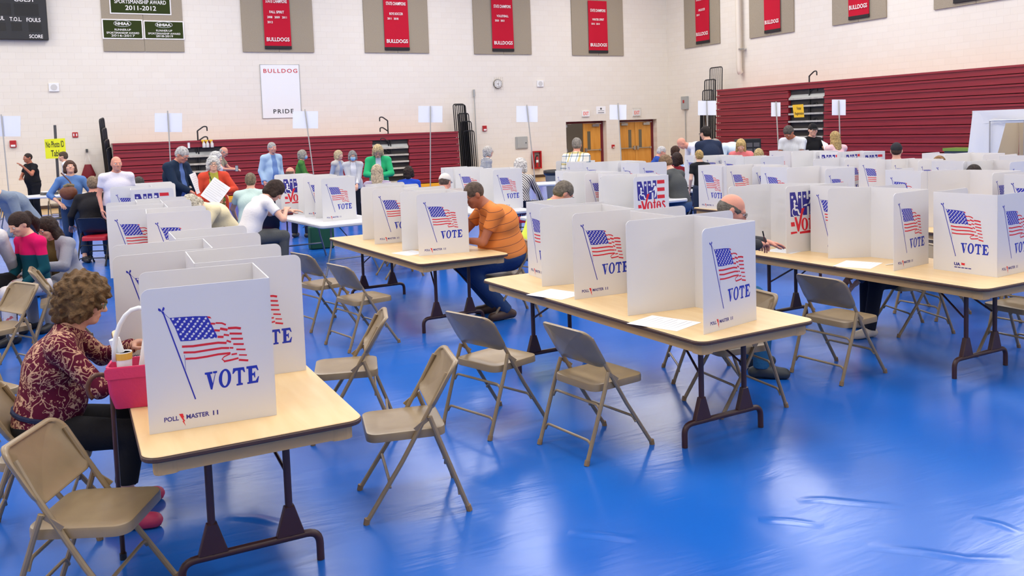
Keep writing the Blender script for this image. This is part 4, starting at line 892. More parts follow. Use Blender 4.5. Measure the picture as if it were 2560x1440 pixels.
S_('R', 12.4, 12.5, 94, 2, 4, 'rear screen with a slim flag right of the seated pale blue shirt')
# ================================================================ people: bodies and clothes grown as smooth surfaces around a posed skeleton
f32 = np.float32
def V(*a): return np.array(a, float)
def unit(a): return a / (np.linalg.norm(a) + 1e-9)
def nets(D, org, h):
    """surface nets: the zero level of the sampled field D as a quad mesh"""
    S = D < 0
    c = S[:-1, :-1, :-1].astype(np.int8)
    for dx in (0, 1):
        for dy in (0, 1):
            for dz in (0, 1):
                if dx or dy or dz: c = c + S[dx:D.shape[0] - 1 + dx, dy:D.shape[1] - 1 + dy, dz:D.shape[2] - 1 + dz]
    I, J, K = np.nonzero((c > 0) & (c < 8))
    if len(I) == 0: return np.zeros((0, 3)), np.zeros((0, 4), int)
    acc = np.zeros((len(I), 3)); cnt = np.zeros(len(I)); cor = [(a, b_, c_) for a in (0, 1) for b_ in (0, 1) for c_ in (0, 1)]
    for p in cor:
        for ax in range(3):
            if p[ax] == 0:
                q = list(p); q[ax] = 1
                a = D[I + p[0], J + p[1], K + p[2]]; b_ = D[I + q[0], J + q[1], K + q[2]]
                m = (a < 0) != (b_ < 0); t = np.where(m, a / np.where(m, a - b_, 1), 0)
                for k in range(3): acc[:, k] += m * (p[k] + (t if k == ax else 0))
                cnt += m
    vs = (acc / cnt[:, None] + np.stack([I, J, K], 1)) * h + org
    idx = -np.ones(c.shape, int); idx[I, J, K] = np.arange(len(I))
    Q = []
    for ax in range(3):
        o1, o2 = (ax + 1) % 3, (ax + 2) % 3
        sl = [slice(None)] * 3; sl[ax] = slice(0, -1); a = S[tuple(sl)]; sl[ax] = slice(1, None); b_ = S[tuple(sl)]
        P = np.stack(np.nonzero(a != b_), 1)
        ok = (P[:, o1] > 0) & (P[:, o2] > 0) & (P[:, o1] < S.shape[o1] - 1) & (P[:, o2] < S.shape[o2] - 1); P = P[ok]
        ins = S[P[:, 0], P[:, 1], P[:, 2]]
        q = []
        for d1, d2 in ((0, 0), (1, 0), (1, 1), (0, 1)):
            R_ = P.copy(); R_[:, o1] -= 1 - d1; R_[:, o2] -= 1 - d2; q.append(idx[R_[:, 0], R_[:, 1], R_[:, 2]])
        q = np.stack(q, 1); q[~ins] = q[~ins][:, ::-1]; Q.append(q[(q >= 0).all(1)])
    return vs, np.concatenate(Q)
class Body:
    """a list of soft primitives in one layer"""
    def __init__(s): s.P = []
    def cap(s, a, b, ra, rb=None, k=.03, cut=False, sub=False): s.P.append(('c', V(*a), V(*b), ra, ra if rb is None else rb, k, cut, sub)); return s
    def ell(s, c, r, k=.04, M=None, sub=False): s.P.append(('e', V(*c), V(*r), np.eye(3) if M is None else M, k, False, sub)); return s
    def wedge(s, p, ax, fw, up, w0, slope): s.P.append(('w', V(*p), unit(V(*ax)), unit(V(*fw)), unit(V(*up)), w0, slope)); return s   # opens a garment at the front
    def plane(s, p, nrm): s.P.append(('p', V(*p), unit(V(*nrm)))); return s       # cuts away the side the normal points to
    def grow(s, h, noise=None):
        lo, hi = [], []
        for p in s.P:
            if p[0] == 'c' and not p[7]:
                r = max(p[3], p[4]); lo.append(np.minimum(p[1], p[2]) - r); hi.append(np.maximum(p[1], p[2]) + r)
            elif p[0] == 'e' and not p[6]: r = max(p[2]); lo.append(p[1] - r); hi.append(p[1] + r)
        lo = np.min(lo, 0) - 3 * h - .03; hi = np.max(hi, 0) + 3 * h + .03
        n = np.ceil((hi - lo) / h).astype(int) + 1
        ax = [(lo[i] + h * np.arange(n[i])).astype(f32) for i in range(3)]
        D = np.full(n, .5, f32)
        for p in s.P:
            if p[0] == 'p':
                d = (ax[0][:, None, None] - p[1][0]) * p[2][0] + (ax[1][None, :, None] - p[1][1]) * p[2][1] + (ax[2][None, None, :] - p[1][2]) * p[2][2]
                D = np.maximum(D, d.astype(f32)); continue
            if p[0] == 'w':
                q = [(ax[0][:, None, None] - p[1][0]) * e[0] + (ax[1][None, :, None] - p[1][1]) * e[1] + (ax[2][None, None, :] - p[1][2]) * e[2] for e in p[2:5]]
                D = np.maximum(D, -np.maximum(-q[1], np.abs(q[0]) - (p[5] + p[6] * q[2]))).astype(f32); continue
            if p[0] == 'c': r = max(p[3], p[4]) + .09; l, u = np.minimum(p[1], p[2]) - r, np.maximum(p[1], p[2]) + r
            else: r = max(p[2]) + .09; l, u = p[1] - r, p[1] + r
            i0 = np.clip(np.floor((l - lo) / h).astype(int), 0, n - 1); i1 = np.clip(np.ceil((u - lo) / h).astype(int) + 1, 1, n)
            sl = tuple(slice(i0[k], i1[k]) for k in range(3))
            X = ax[0][sl[0]][:, None, None]; Y = ax[1][sl[1]][None, :, None]; Z = ax[2][sl[2]][None, None, :]
            if p[0] == 'c':
                a, b_ = p[1], p[2]; ab = b_ - a; L2 = max(ab @ ab, 1e-8)
                tt = ((X - a[0]) * ab[0] + (Y - a[1]) * ab[1] + (Z - a[2]) * ab[2]) / L2; t = np.clip(tt, 0, 1)
                d = np.sqrt((X - a[0] - t * ab[0]) ** 2 + (Y - a[1] - t * ab[1]) ** 2 + (Z - a[2] - t * ab[2]) ** 2) - (p[3] + (p[4] - p[3]) * t)
                if p[6]: d = np.maximum(d, (tt - 1) * math.sqrt(L2))
                k, sub = p[5], p[7]
            else:
                M = p[3]; q = [M[j, 0] * (X - p[1][0]) + M[j, 1] * (Y - p[1][1]) + M[j, 2] * (Z - p[1][2]) for j in range(3)]
                k0 = np.sqrt(sum((q[j] / p[2][j]) ** 2 for j in range(3))); k1 = np.sqrt(sum((q[j] / p[2][j] ** 2) ** 2 for j in range(3)))
                d = k0 * (k0 - 1) / np.maximum(k1, 1e-4); k, sub = p[4], p[6]
            d = d.astype(f32); e = D[sl]
            if sub: D[sl] = np.maximum(e, -d)
            else:
                hh = np.clip(.5 + .5 * (e - d) / k, 0, 1); D[sl] = e + (d - e) * hh - k * hh * (1 - hh)
        if noise is not None:
            amp, fr = noise; X, Y, Z = ax[0][:, None, None] * fr, ax[1][None, :, None] * fr, ax[2][None, None, :] * fr
            D = D + amp * (np.sin(X + 1.7 * np.sin(Y * .8)) * np.sin(Y * 1.1 + 1.3 * np.sin(Z * .9)) * np.sin(Z + 1.9 * np.sin(X * .7))).astype(f32)
        return nets(D, lo, h)
def to_mesh(name, parts, mats, smooth=True):
    """parts = [(verts, quads, material index)] joined in one mesh"""
    vs = np.concatenate([p[0] for p in parts]); k = 0; fs = []; mi = []
    for v, q, m in parts: fs.append(q + k); mi.append(np.full(len(q), m)); k += len(v)
    fs = np.concatenate(fs); mi = np.concatenate(mi); me = bpy.data.meshes.new(name)
    me.vertices.add(len(vs)); me.vertices.foreach_set('co', vs.astype(f32).ravel())
    me.loops.add(fs.size); me.loops.foreach_set('vertex_index', fs.astype(np.int32).ravel())
    me.polygons.add(len(fs)); me.polygons.foreach_set('loop_start', (np.arange(len(fs)) * 4).astype(np.int32)); me.polygons.foreach_set('loop_total', np.full(len(fs), 4, np.int32))
    me.polygons.foreach_set('material_index', mi.astype(np.int32)); me.polygons.foreach_set('use_smooth', np.full(len(fs), smooth))
    for m in mats: me.materials.append(m)
    me.update(); me.validate(); return me
def rotz(a): return np.array([[math.cos(a), -math.sin(a), 0], [math.sin(a), math.cos(a), 0], [0, 0, 1]])
def rotx(a): return np.array([[1, 0, 0], [0, math.cos(a), -math.sin(a)], [0, math.sin(a), math.cos(a)]])
def roty(a): return np.array([[math.cos(a), 0, math.sin(a)], [0, 1, 0], [-math.sin(a), 0, math.cos(a)]])
def ik(a, t, l1, l2, hint):
    d = t - a; L = np.linalg.norm(d); mx = (l1 + l2) * .995
    if L > mx: d = d * mx / L; L = mx; t = a + d
    x = (l1 * l1 - l2 * l2 + L * L) / (2 * L); hgt = math.sqrt(max(l1 * l1 - x * x, 1e-6)); e = d / L
    hint = hint - e * (hint @ e); hint = unit(hint)
    return a + e * x + hint * hgt, t
SKIN = {'light': rgb(222, 170, 144), 'pink': rgb(216, 150, 126), 'tan': rgb(172, 106, 78), 'pale': rgb(230, 184, 160)}
M_EYE = mat('eye_dark', rgb(40, 34, 32), .3); M_EYEW = mat('eye_white', rgb(225, 220, 214), .4); M_GLS = mat('spectacle_frame', rgb(48, 44, 44), .35)
def skin_mat(k): return mat('skin_' + k, SKIN[k], .55, .35, bump=(120, .12))
def lip_mat(k): c = SKIN[k]; return mat('lip_' + k, (c[0] * .72, c[1] * .5, c[2] * .5, 1), .45)
def hair_mat(c): return mat('hair_%d_%d_%d' % c, rgb(*c), .7, .25, bump=(90, .8), mottle=(38, rgb(*[int(q * .72) for q in c]), .35, .65))
def hand(w, d, up, curl, thumb_side, r=1.0, h=.0042):
    """palm and five fingers; w wrist, d pointing direction, up = back of the hand, thumb_side = +1 / -1 across"""
    d = unit(d); up = unit(up - d * (up @ d)); s = np.cross(d, up) * thumb_side; B = Body()
    B.cap(w - d * .02, w + d * .03, .024 * r, .026 * r, .02)
    for k in range(4): B.cap(w + d * .025 + s * (.016 - k * .0105), w + d * .088 + s * (.029 - k * .0195), .0135 * r, .0125 * r, .016)
    for k, L in enumerate((.072, .08, .074, .056)):
        p = w + d * .09 + s * (.03 - k * .0205); a = curl * (.55 + .1 * k)
        for seg, (l, rr) in enumerate(((.45, .0092), (.32, .0086), (.25, .0076))):
            a2 = a * (1 + .9 * seg); q = p + (d * math.cos(a2) - up * math.sin(a2) + s * (.06 - .04 * k)) * L * l * 1.05
            B.cap(p, q, rr * r, rr * .94 * r, .004); p = q
    p = w + d * .03 + s * .026; q = p + unit(d * .6 + s * .75 - up * (.25 + .3 * curl)) * .042; e = q + unit(d * .9 + s * (.3 - .6 * curl) - up * (.2 + .5 * curl)) * .034; g = e + unit(d * .95 + s * (.1 - .7 * curl) - up * .5 * curl) * .026
    B.cap(p, q, .0145 * r, .0115 * r, .014); B.cap(q, e, .011 * r, .0098 * r, .006); B.cap(e, g, .0098 * r, .0085 * r, .004)
    return B.grow(h)
def person(label, u, v, depth, face, H=1.7, pose='stand', lean=4, hunch=6, side=0, head=(0, 0, 0), skin='light', hair=('short', (120, 110, 100)), top=((200, 200, 200), 1.0), legs=((50, 50, 60), 1.0), shoes=(40, 38, 38), arms=((None, None), (None, None)), fat=1.0, xy=None, zfit=True, detail=1.0, glasses=False, extra=None, jacket=None, curl=(.35, .35), knees=None, turn=0, hips=None, mask=None, group=None, collar=True, skirt=0, belt=None):
    """u, v = where the top of the head is seen; depth = its distance along the viewing axis; face = 0 toward the viewer, 90 to the picture's right,
    180 away, -90 to the left. arms = hand targets (left, right) relative to the chest: (across outward, forward, up), with an elbow hint"""
    s = H / 1.72
    # ---- skeleton, facing +Y; x to the sitter's right
    sit = pose == 'sit'
    P = V(0, 0, .56) if sit else V(0, 0, .95)
    if hips is not None: P = V(0, 0, hips)
    T1 = rotz(R(turn)) @ rotx(-R(lean)) @ roty(R(side)); T2 = rotz(R(turn)) @ rotx(-R(lean + hunch)) @ roty(R(side))
    up1, up2 = T1 @ V(0, 0, 1), T2 @ V(0, 0, 1); fw2 = T2 @ V(0, 1, 0); rt = T2 @ V(1, 0, 0)
    waist = P + up1 * .14; chest = P + up1 * .31; nb = chest + up2 * .20
    HM = rotz(R(turn + head[1])) @ rotx(-R(lean + hunch + head[0] - 8)) @ roty(R(head[2] + side))
    hf, hu, hr = HM @ V(0, 1, 0), HM @ V(0, 0, 1), HM @ V(1, 0, 0)
    hb = nb + up2 * .035 + fw2 * .012 + hu * .022; HC = hb + hu * .108 + hf * .022       # head centre
    sh = {k: nb - up2 * .055 + rt * (k * .168 * (.5 + fat * .5)) for k in (-1, 1)}
    # ---- placing: the head is moved onto its sight line
    tip = HC + hu * .115
    if xy is None: tgt = atd(u, v, depth)
    else: tgt = V(xy[0], xy[1], 0)
    F = ray(u, v); F = unit(V(F[0], F[1], 0)); Rr = V(F[1], -F[0], 0)
    fv = -F * math.cos(R(face)) + Rr * math.sin(R(face)); rz = math.atan2(-fv[0], fv[1])
    if xy is None:
        if zfit: s = float(np.clip(tgt[2] / tip[2], .62, 1.12))
        off = rotz(rz) @ (tip * s); loc = (tgt[0] - off[0], tgt[1] - off[1], 0)
    else: loc = (xy[0], xy[1], 0)
    inv = lambda p: (rotz(-rz) @ (V(*p) - V(*loc))) / s
    elbow, wrist = {}, {}
    for k, arm in zip((-1, 1), arms):
        tgt, hint = arm if arm is not None else (None, None)
        if tgt is None: tgt = (.06, .05, -.50)
        w_ = inv(tgt[1:]) if tgt[0] == 'W' else sh[k] + rt * (k * tgt[0]) + (T1 @ V(0, 1, 0)) * tgt[1] + V(0, 0, 1) * tgt[2]
        hv = V(k * .5, -1, -.3) if hint is None else V(k * hint[0], hint[1], hint[2])
        elbow[k], wrist[k] = ik(sh[k], w_, .285, .25, rotz(R(turn)) @ hv)
    hip, knee, ank = {}, {}, {}
    for k in (-1, 1):
        hip[k] = P + V(k * .092, 0, -.02)
        if sit:
            kk = (k * .13, .41, P[2] - .03, k * .14, .38) if knees is None else knees[0 if k < 0 else 1]
            knee[k] = V(kk[0], kk[1], kk[2]); ank[k] = V(kk[3], kk[4], .095)
        else:
            kk = (k * .105, .02, .50, k * .115, -.03) if knees is None else knees[0 if k < 0 else 1]
            knee[k] = V(kk[0], kk[1], kk[2]); ank[k] = V(kk[3], kk[4], .095)
    toe = {k: ank[k] + unit(V(k * .22, 1, 0)) * .15 + V(0, 0, -.06) for k in (-1, 1)}
    hm = np.stack([hr, hf, hu])          # rows: head axes, for turned ellipsoids
    tm = np.stack([T1 @ V(1, 0, 0), T1 @ V(0, 1, 0), up1]); cm = np.stack([rt, fw2, up2]); g = fat
    # ---- the body, one continuous surface
    B = Body()
    B.ell(P + up1 * .0, (.150 * g, .108 * g, .12), .06, tm); B.ell(waist, (.128 * g, .095 * g, .13), .06, tm); B.ell(chest, (.150 * g, .105 * g, .17), .06, cm)
    B.cap(sh[-1], sh[1], .052, .052, .05); B.cap(nb - up2 * .02, hb + hu * .05, .062, .052, .03)
    for k in (-1, 1):
        B.cap(nb + up2 * .02, sh[k] - up2 * .01, .042, .045, .04)
        B.cap(sh[k], elbow[k], .047 * (.6 + .4 * g), .037, .03); B.cap(elbow[k], wrist[k], .037, .025, .02)
        B.cap(hip[k], knee[k], .083 * (.5 + .5 * g), .055, .04); B.cap(knee[k], ank[k], .052, .036, .03); B.cap(ank[k] - V(0, 0, .03), toe[k], .038, .03, .03)
    parts = [B.grow(.016 if detail > .9 else .012) + (0,)]
    # head with brow, nose, mouth, chin, ears
    fd = .0052 if detail < .9 else .0072
    N = Body(); at_ = lambda a, b_, c_: HC + hr * a + hf * b_ + hu * c_
    N.ell(at_(0, -.012, .025), (.074, .092, .088), .03, hm); N.ell(at_(0, .022, -.035), (.062, .068, .075), .035, hm); N.ell(at_(0, .062, -.088), (.030, .024, .022), .03, hm)
    N.cap(hb - hu * .03, at_(0, -.012, -.06), .056, .054, .03)
    N.cap(at_(-.034, .078, .022), at_(.034, .078, .022), .011, .011, .02)
    for k in (-1, 1): N.ell(at_(k * .031, .094, .002), (.014, .012, .009), .01, hm, sub=True)
    for k in (-1, 1): N.ell(at_(k * .04, .062, -.025), (.022, .02, .02), .02, hm)
    N.cap(at_(0, .086, .012), at_(0, .107, -.026), .008, .0125, .012); N.ell(at_(-.011, .096, -.03), (.008, .009, .007), .008, hm); N.ell(at_(.011, .096, -.03), (.008, .009, .007), .008, hm)
    N.cap(at_(-.018, .083, -.062), at_(.018, .083, -.062), .0075, .0075, .012)
    for k in (-1, 1): N.ell(at_(k * .074, -.012, -.008), (.012, .02, .031), .012, hm)
    parts.append(N.grow(fd) + (0,))
    for k in (-1, 1):
        E = MB(); E.ball(at_(k * .031, .079, .003), .0125, 10, 8); parts.append((np.array(E.v), np.array([f for f in E.f if len(f) == 4]), 2))
        E = MB(); E.ball(at_(k * .031, .0865, .002), .0065, 8, 6); parts.append((np.array(E.v), np.array([f for f in E.f if len(f) == 4]), 1))
    E = Body(); E.cap(at_(-.019, .089, -.062), at_(.019, .089, -.062), .0055, .0055, .004); parts.append(E.grow(.0045) + (3,))
    for j, k in enumerate((-1, 1)):
        d = wrist[k] - elbow[k]; upv = V(0, 0, 1) if abs(unit(d)[2]) < .8 else rt * k
        parts.append(hand(wrist[k], d, upv, curl[j], -k if abs(unit(d)[2]) < .8 else -k, .95 * (.9 if s < .9 else 1.0)) + (0,))
    root = thing('person', label, 'person', loc, rz, group, s)
    sk = skin_mat(skin); link('body', to_mesh('body', parts, [sk, M_EYE, M_EYEW, lip_mat(skin)]), root)
    # ---- clothes
    def as_mat(c): return c if not isinstance(c, tuple) else cloth(*c)
    vox = .016 if detail > .9 else .0105
    def upper(name, m, sleeve, o, low=.14, openf=0.0, neck=.012, hem=None):
        C = Body()
        C.ell(P + up1 * (.02), (.157 * g + o, .116 * g + o, .16), .06, tm); C.ell(waist, (.142 * g + o, .108 * g + o, .14), .06, tm); C.ell(chest + fw2 * .004, (.155 * g + o, .112 * g + o, .175), .06, cm)
        if g > 1.15: C.ell(waist + tm[1] * (.05 * g), (.12 * g + o, .1 * g + o, .13), .08, tm)
        C.cap(sh[-1], sh[1], .056 + o, .056 + o, .05); C.cap(nb - up2 * .06, nb + up2 * neck, .07 + o, .066 + o * .6, .03, cut=True)
        for k in (-1, 1):
            C.cap(nb + up2 * .0, sh[k], .045 + o, .05 + o, .04)
            if sleeve > 0:
                a = min(sleeve, 1.0) if sleeve <= 1 else 1.0
                e1 = sh[k] + (elbow[k] - sh[k]) * a; C.cap(sh[k], e1, .052 * (.6 + .4 * g) + o, (.05 if a < 1 else .042) + o, .018, cut=a < 1)
                if sleeve > 1:
                    e2 = elbow[k] + (wrist[k] - elbow[k]) * (sleeve - 1); C.cap(elbow[k], e2, .042 + o, .033 + o, .015, cut=True)
        if hem:
            for k in (-1, 1): C.cap(hip[k] + V(0, 0, .04), hip[k] + (knee[k] - hip[k]) * hem, .105 * (.5 + .5 * g) + o, .115 + o, .07, cut=True)
        else: C.plane(P - up1 * (low - .02), -up1)
        if openf: C.wedge(chest, rt, fw2, up1, .075 * openf + .02, -.09 * openf)
        return link(name, to_mesh(name, [C.grow(vox) + (0,)], [m]), root)
    tmat, slv = as_mat(top[0]), top[1]
    sname = top[2] if len(top) > 2 else 'shirt'
    so = upper(sname, tmat, {0.5: .58, 1.0: 1.97, .75: 1.5, 0: 0}.get(slv, slv), .008, low=.13 if not sit else .10)
    if collar and detail > .5 and sname in ('shirt', 'polo_shirt'):
        C = Body(); C.cap(nb - up2 * .005, nb + up2 * .03 + hf * .005, .072, .068, .02, cut=True); C.cap(nb + up2 * .01 + fw2 * .0, nb + up2 * .08, .056, .056, .001, sub=True); link('collar', to_mesh('collar', [C.grow(.009) + (0,)], [tmat]), so)
    if jacket: upper(jacket[2] if len(jacket) > 2 else 'jacket', as_mat(jacket[0]), jacket[1], .018, low=.2, openf=jacket[3] if len(jacket) > 3 else .6, hem=jacket[4] if len(jacket) > 4 else None, neck=.02)
    L = Body(); lm = as_mat(legs[0]); o = .010
    L.ell(P, (.155 * g + o, .114 * g + o, .135), .05, tm)
    for k in (-1, 1):
        ll_ = legs[1]; k1 = knee[k]
        if skirt: continue
        if ll_ <= .5: L.cap(hip[k], hip[k] + (k1 - hip[k]) * (.5 + ll_), .09 * (.5 + .5 * g) + o, .075 + o, .03, cut=True)
        else:
            L.cap(hip[k], k1, .086 * (.5 + .5 * g) + o, .062 + o, .035); a1 = k1 + (ank[k] - V(0, 0, .02) - k1) * (2 * ll_ - 1); L.cap(k1, a1, .06 + o, .049 + o * .8, .025, cut=True)
    if skirt:
        for k in (-1, 1): L.cap(hip[k], knee[k], .1, .09, .08); L.cap(knee[k], knee[k] + (ank[k] - knee[k]) * skirt, .09, .11, .08, cut=True)
    L.plane(P + V(0, 0, .12) if sit else P + up1 * .1, V(0, 0, 1) if sit else up1); link('skirt' if skirt else ('shorts' if legs[1] <= .5 else 'trousers'), to_mesh('trousers', [L.grow(vox) + (0,)], [lm]), root)
    if belt: b_ = MB(); b_.tube([P + up1 * .075 + tm[0] * (.162 * g * math.cos(a)) + tm[1] * (.122 * g * math.sin(a)) for a in [2 * PI * i / 20 for i in range(20)]], .013, 6, closed=True); b_.obj('belt', as_mat(belt), root)
    for k in (-1, 1):
        S2 = Body(); ft = unit(toe[k] - ank[k] + V(0, 0, .06)); a = ank[k]
        S2.cap(a - ft * .055 + V(0, 0, -.052), a + ft * .15 + V(0, 0, -.058), .04, .036, .03); S2.cap(a + V(0, 0, -.02), a + ft * .05 + V(0, 0, -.04), .045, .042, .03); S2.cap(a + ft * .1 + V(0, 0, -.055), a + ft * .165 + V(0, 0, -.06), .04, .032, .03); S2.plane((0, 0, .002 / s), (0, 0, -1))
        link('shoe', to_mesh('shoe', [S2.grow(.011) + (0,)], [mat('shoe_%d_%d_%d' % shoes, rgb(*shoes), .5)]), root)
    # ---- hair
    st, hc = hair[0], hair[1]; hmt = hair_mat(hc); hv = .0095
    Hh = Body(); nz = (.004, 110)
    if st in ('short', 'bob', 'long', 'pony', 'curly', 'afro', 'shaggy'):
        e = {'short': .010, 'bob': .018, 'long': .016, 'pony': .012, 'curly': .026, 'afro': .042, 'shaggy': .02}[st]
        Hh.ell(at_(0, -.016, .030), (.076 + e, .094 + e, .09 + e), .03, hm)
        if st in ('short', 'pony'): Hh.ell(at_(0, -.05, -.02), (.066 + e * .5, .055 + e, .06), .03, hm)
        if st in ('bob', 'shaggy', 'curly', 'afro'):
            for k in (-1, 1): Hh.cap(at_(k * .062, -.01, .02), at_(k * (.068 + e * .4), -.005, -.065 if st != 'afro' else -.05), .034 + e * .4, .03 + e * .5, .03)
            Hh.cap(at_(0, -.065, .02), at_(0, -.07, -.075 if st != 'afro' else -.07), .06 + e * .4, .055 + e * .5, .04)
        if st == 'long':
            for k in (-1, 1): Hh.cap(at_(k * .062, -.02, .02), at_(k * .085, -.01, -.19), .034, .03, .03)
            Hh.cap(at_(0, -.06, .02), at_(0, -.085, -.24), .07, .075, .04); Hh.cap(at_(-.05, -.07, -.1), at_(-.05, -.085, -.25), .045, .035, .04); Hh.cap(at_(.05, -.07, -.1), at_(.05, -.085, -.25), .045, .035, .04)
        if st == 'pony': Hh.ell(at_(0, -.125, .05), (.032, .035, .032), .02, hm); Hh.cap(at_(0, -.13, .04), at_(.01, -.17, -.07), .034, .04, .03); Hh.cap(at_(.01, -.17, -.07), at_(.02, -.15, -.17), .04, .02, .03)
        # the face stays open
        Hh.ell(at_(0, .098 + e * .5, -.045), (.064 if st != 'afro' else .1, .07 if st != 'afro' else .078, .088 if st != 'short' else .092), .001, hm, sub=True)
        if st in ('short', 'pony'):
            for k in (-1, 1): Hh.ell(at_(k * .088, .02, -.03), (.04, .05, .05), .001, hm, sub=True)
        Hh.plane(at_(0, 0, -.30 if st == 'long' else (-.2 if st == 'pony' else (-.07 if st == 'short' else -.13))), -hu) if st != 'pony' else None
        if st == 'curly': nz = (.012, 95)
        if st == 'afro': nz = (.016, 70); hv = .0075 if detail < .9 else .0095
        if st in ('shaggy', 'bob', 'long'): nz = (.006, 80)
    elif st in ('fringe', 'crop'):     # bald crown with hair at the sides and back / very short all over
        e = .005
        Hh.ell(at_(0, -.014, .022 if st == 'crop' else .005), (.075 + e, .094 + e, .089 + e if st == 'crop' else .078), .03, hm); Hh.ell(at_(0, .098, -.03), (.066, .085, .1 if st == 'fringe' else .085), .001, hm, sub=True)
        for k in (-1, 1): Hh.ell(at_(k * .09, .015, -.04), (.035, .04, .045), .001, hm, sub=True)
        if st == 'fringe': Hh.ell(at_(0, .01, .12), (.07, .1, .07), .001, hm, sub=True)
        Hh.plane(at_(0, 0, -.065), -hu); nz = (.002, 120)
    if Hh.P: link('hair', to_mesh('hair', [Hh.grow(hv, nz) + (0,)], [hmt]), root)
    if st == 'cap' or (len(hair) > 2 and hair[2]):
        cm_ = as_mat(hair[2] if len(hair) > 2 and hair[2] else (30, 30, 32))
        Cc = Body(); Cc.ell(at_(0, -.012, .032), (.084, .102, .098), .03, hm); Cc.plane(at_(0, 0, .022), -hu); c0 = link('cap', to_mesh('cap', [Cc.grow(.008) + (0,)], [cm_]), root)
        Cc = Body(); Cc.ell(at_(0, .10, .034), (.068, .085, .012), .03, hm); Cc.ell(at_(0, .02, .02), (.075, .09, .05), .001, hm, sub=True); link('visor', to_mesh('visor', [Cc.grow(.006) + (0,)], [cm_]), c0)
    if glasses:
        b_ = MB()
        for k in (-1, 1):
            b_.tube([at_(k * .032 + .023 * math.cos(a), .103, .002 + .018 * math.sin(a)) for a in [2 * PI * i / 14 for i in range(14)]], .0022, 5, closed=True); b_.tube([at_(k * .055, .10, .006), at_(k * .077, .06, .008), at_(k * .079, -.01, .004)], .002, 5)
        b_.tube([at_(-.009, .104, .004), at_(.009, .104, .004)], .002, 5); b_.obj('glasses', M_GLS if glasses is True else glasses, root)
    if mask:
        Cc = Body(); Cc.ell(at_(0, .055, -.055), (.062, .062, .06), .02, hm); Cc.plane(at_(0, .045, 0), -hf); link('face_mask', to_mesh('face_mask', [Cc.grow(.007) + (0,)], [as_mat(mask)]), root)
    J = dict(root=root, P=P, chest=chest, nb=nb, HC=HC, sh=sh, elbow=elbow, wrist=wrist, hip=hip, knee=knee, ank=ank, at=at_, up1=up1, up2=up2, fw=fw2, rt=rt, s=s, rz=rz)
    J['world'] = lambda p: Vector(loc) + Matrix.Rotation(rz, 3, 'Z') @ (Vector(p) * s)
    return J
# ================================================================ the people, from the foreground back
def pattern(name, base, fn):
    m, nt, b = nodes(name); b.inputs['Base Color'].default_value = base; b.inputs['Roughness'].default_value = .85; b.inputs['Specular IOR Level'].default_value = .2
    fn(nt, b, nn(nt, 'TexCoord')); return m
def _paisley(nt, b, tc):
    n = nn(nt, 'TexNoise', Scale=7.0, Detail=1.0, Distortion=2.2); nt.links.new(tc.outputs['Object'], n.inputs['Vector'])
    n2 = nn(nt, 'TexNoise', Scale=22.0, Detail=2.0, Distortion=1.5); nt.links.new(tc.outputs['Object'], n2.inputs['Vector'])
    r1 = ramp(nt, n.outputs['Fac'], [(.455, (0, 0, 0, 1)), (.475, (1, 1, 1, 1)), (.49, (1, 1, 1, 1)), (.505, (0, 0, 0, 1))]); r2 = ramp(nt, n2.outputs['Fac'], [(.54, (0, 0, 0, 1)), (.57, (1, 1, 1, 1)), (.60, (1, 1, 1, 1)), (.62, (0, 0, 0, 1))])
    mx = nn(nt, 'Mix', data_type='RGBA', blend_type='LIGHTEN'); mx.inputs[0].default_value = 1; nt.links.new(r1.outputs[0], mx.inputs[6]); nt.links.new(r2.outputs[0], mx.inputs[7])
    c = nn(nt, 'Mix', data_type='RGBA'); c.inputs[6].default_value = rgb(92, 20, 44); c.inputs[7].default_value = rgb(206, 164, 132); nt.links.new(mx.outputs[2], c.inputs[0]); nt.links.new(c.outputs[2], b.inputs['Base Color'])
M_PAISLEY = pattern('maroon_paisley', rgb(92, 20, 44), _paisley)
def stripes(name, base, line, axis, freq, lo=.86, tilt=(0, 0, 0)):
    def fn(nt, b, tc):
        mp = nn(nt, 'Mapping'); mp.inputs['Rotation'].default_value = tilt; nt.links.new(tc.outputs['Object'], mp.inputs[0])
        w = nn(nt, 'TexWave', Scale=freq, Distortion=.6, bands_direction=axis); w.inputs['Detail Scale'].default_value = .6; nt.links.new(mp.outputs[0], w.inputs['Vector'])
        r = ramp(nt, w.outputs['Fac'], [(lo, base), (min(lo + .05, 1), line)]); nt.links.new(r.outputs[0], b.inputs['Base Color'])
    return pattern(name, base, fn)
M_ORANGE = stripes('orange_polo_stripes', rgb(222, 132, 66), rgb(70, 44, 60), 'Z', 4.6, .985, (R(12), R(8), 0))
M_BWST = stripes('navy_white_stripes', rgb(222, 222, 222), rgb(34, 36, 54), 'Z', 11, .5)
M_ZEBRA = stripes('black_white_print', rgb(214, 210, 206), rgb(40, 38, 42), 'DIAGONAL', 12, .6)
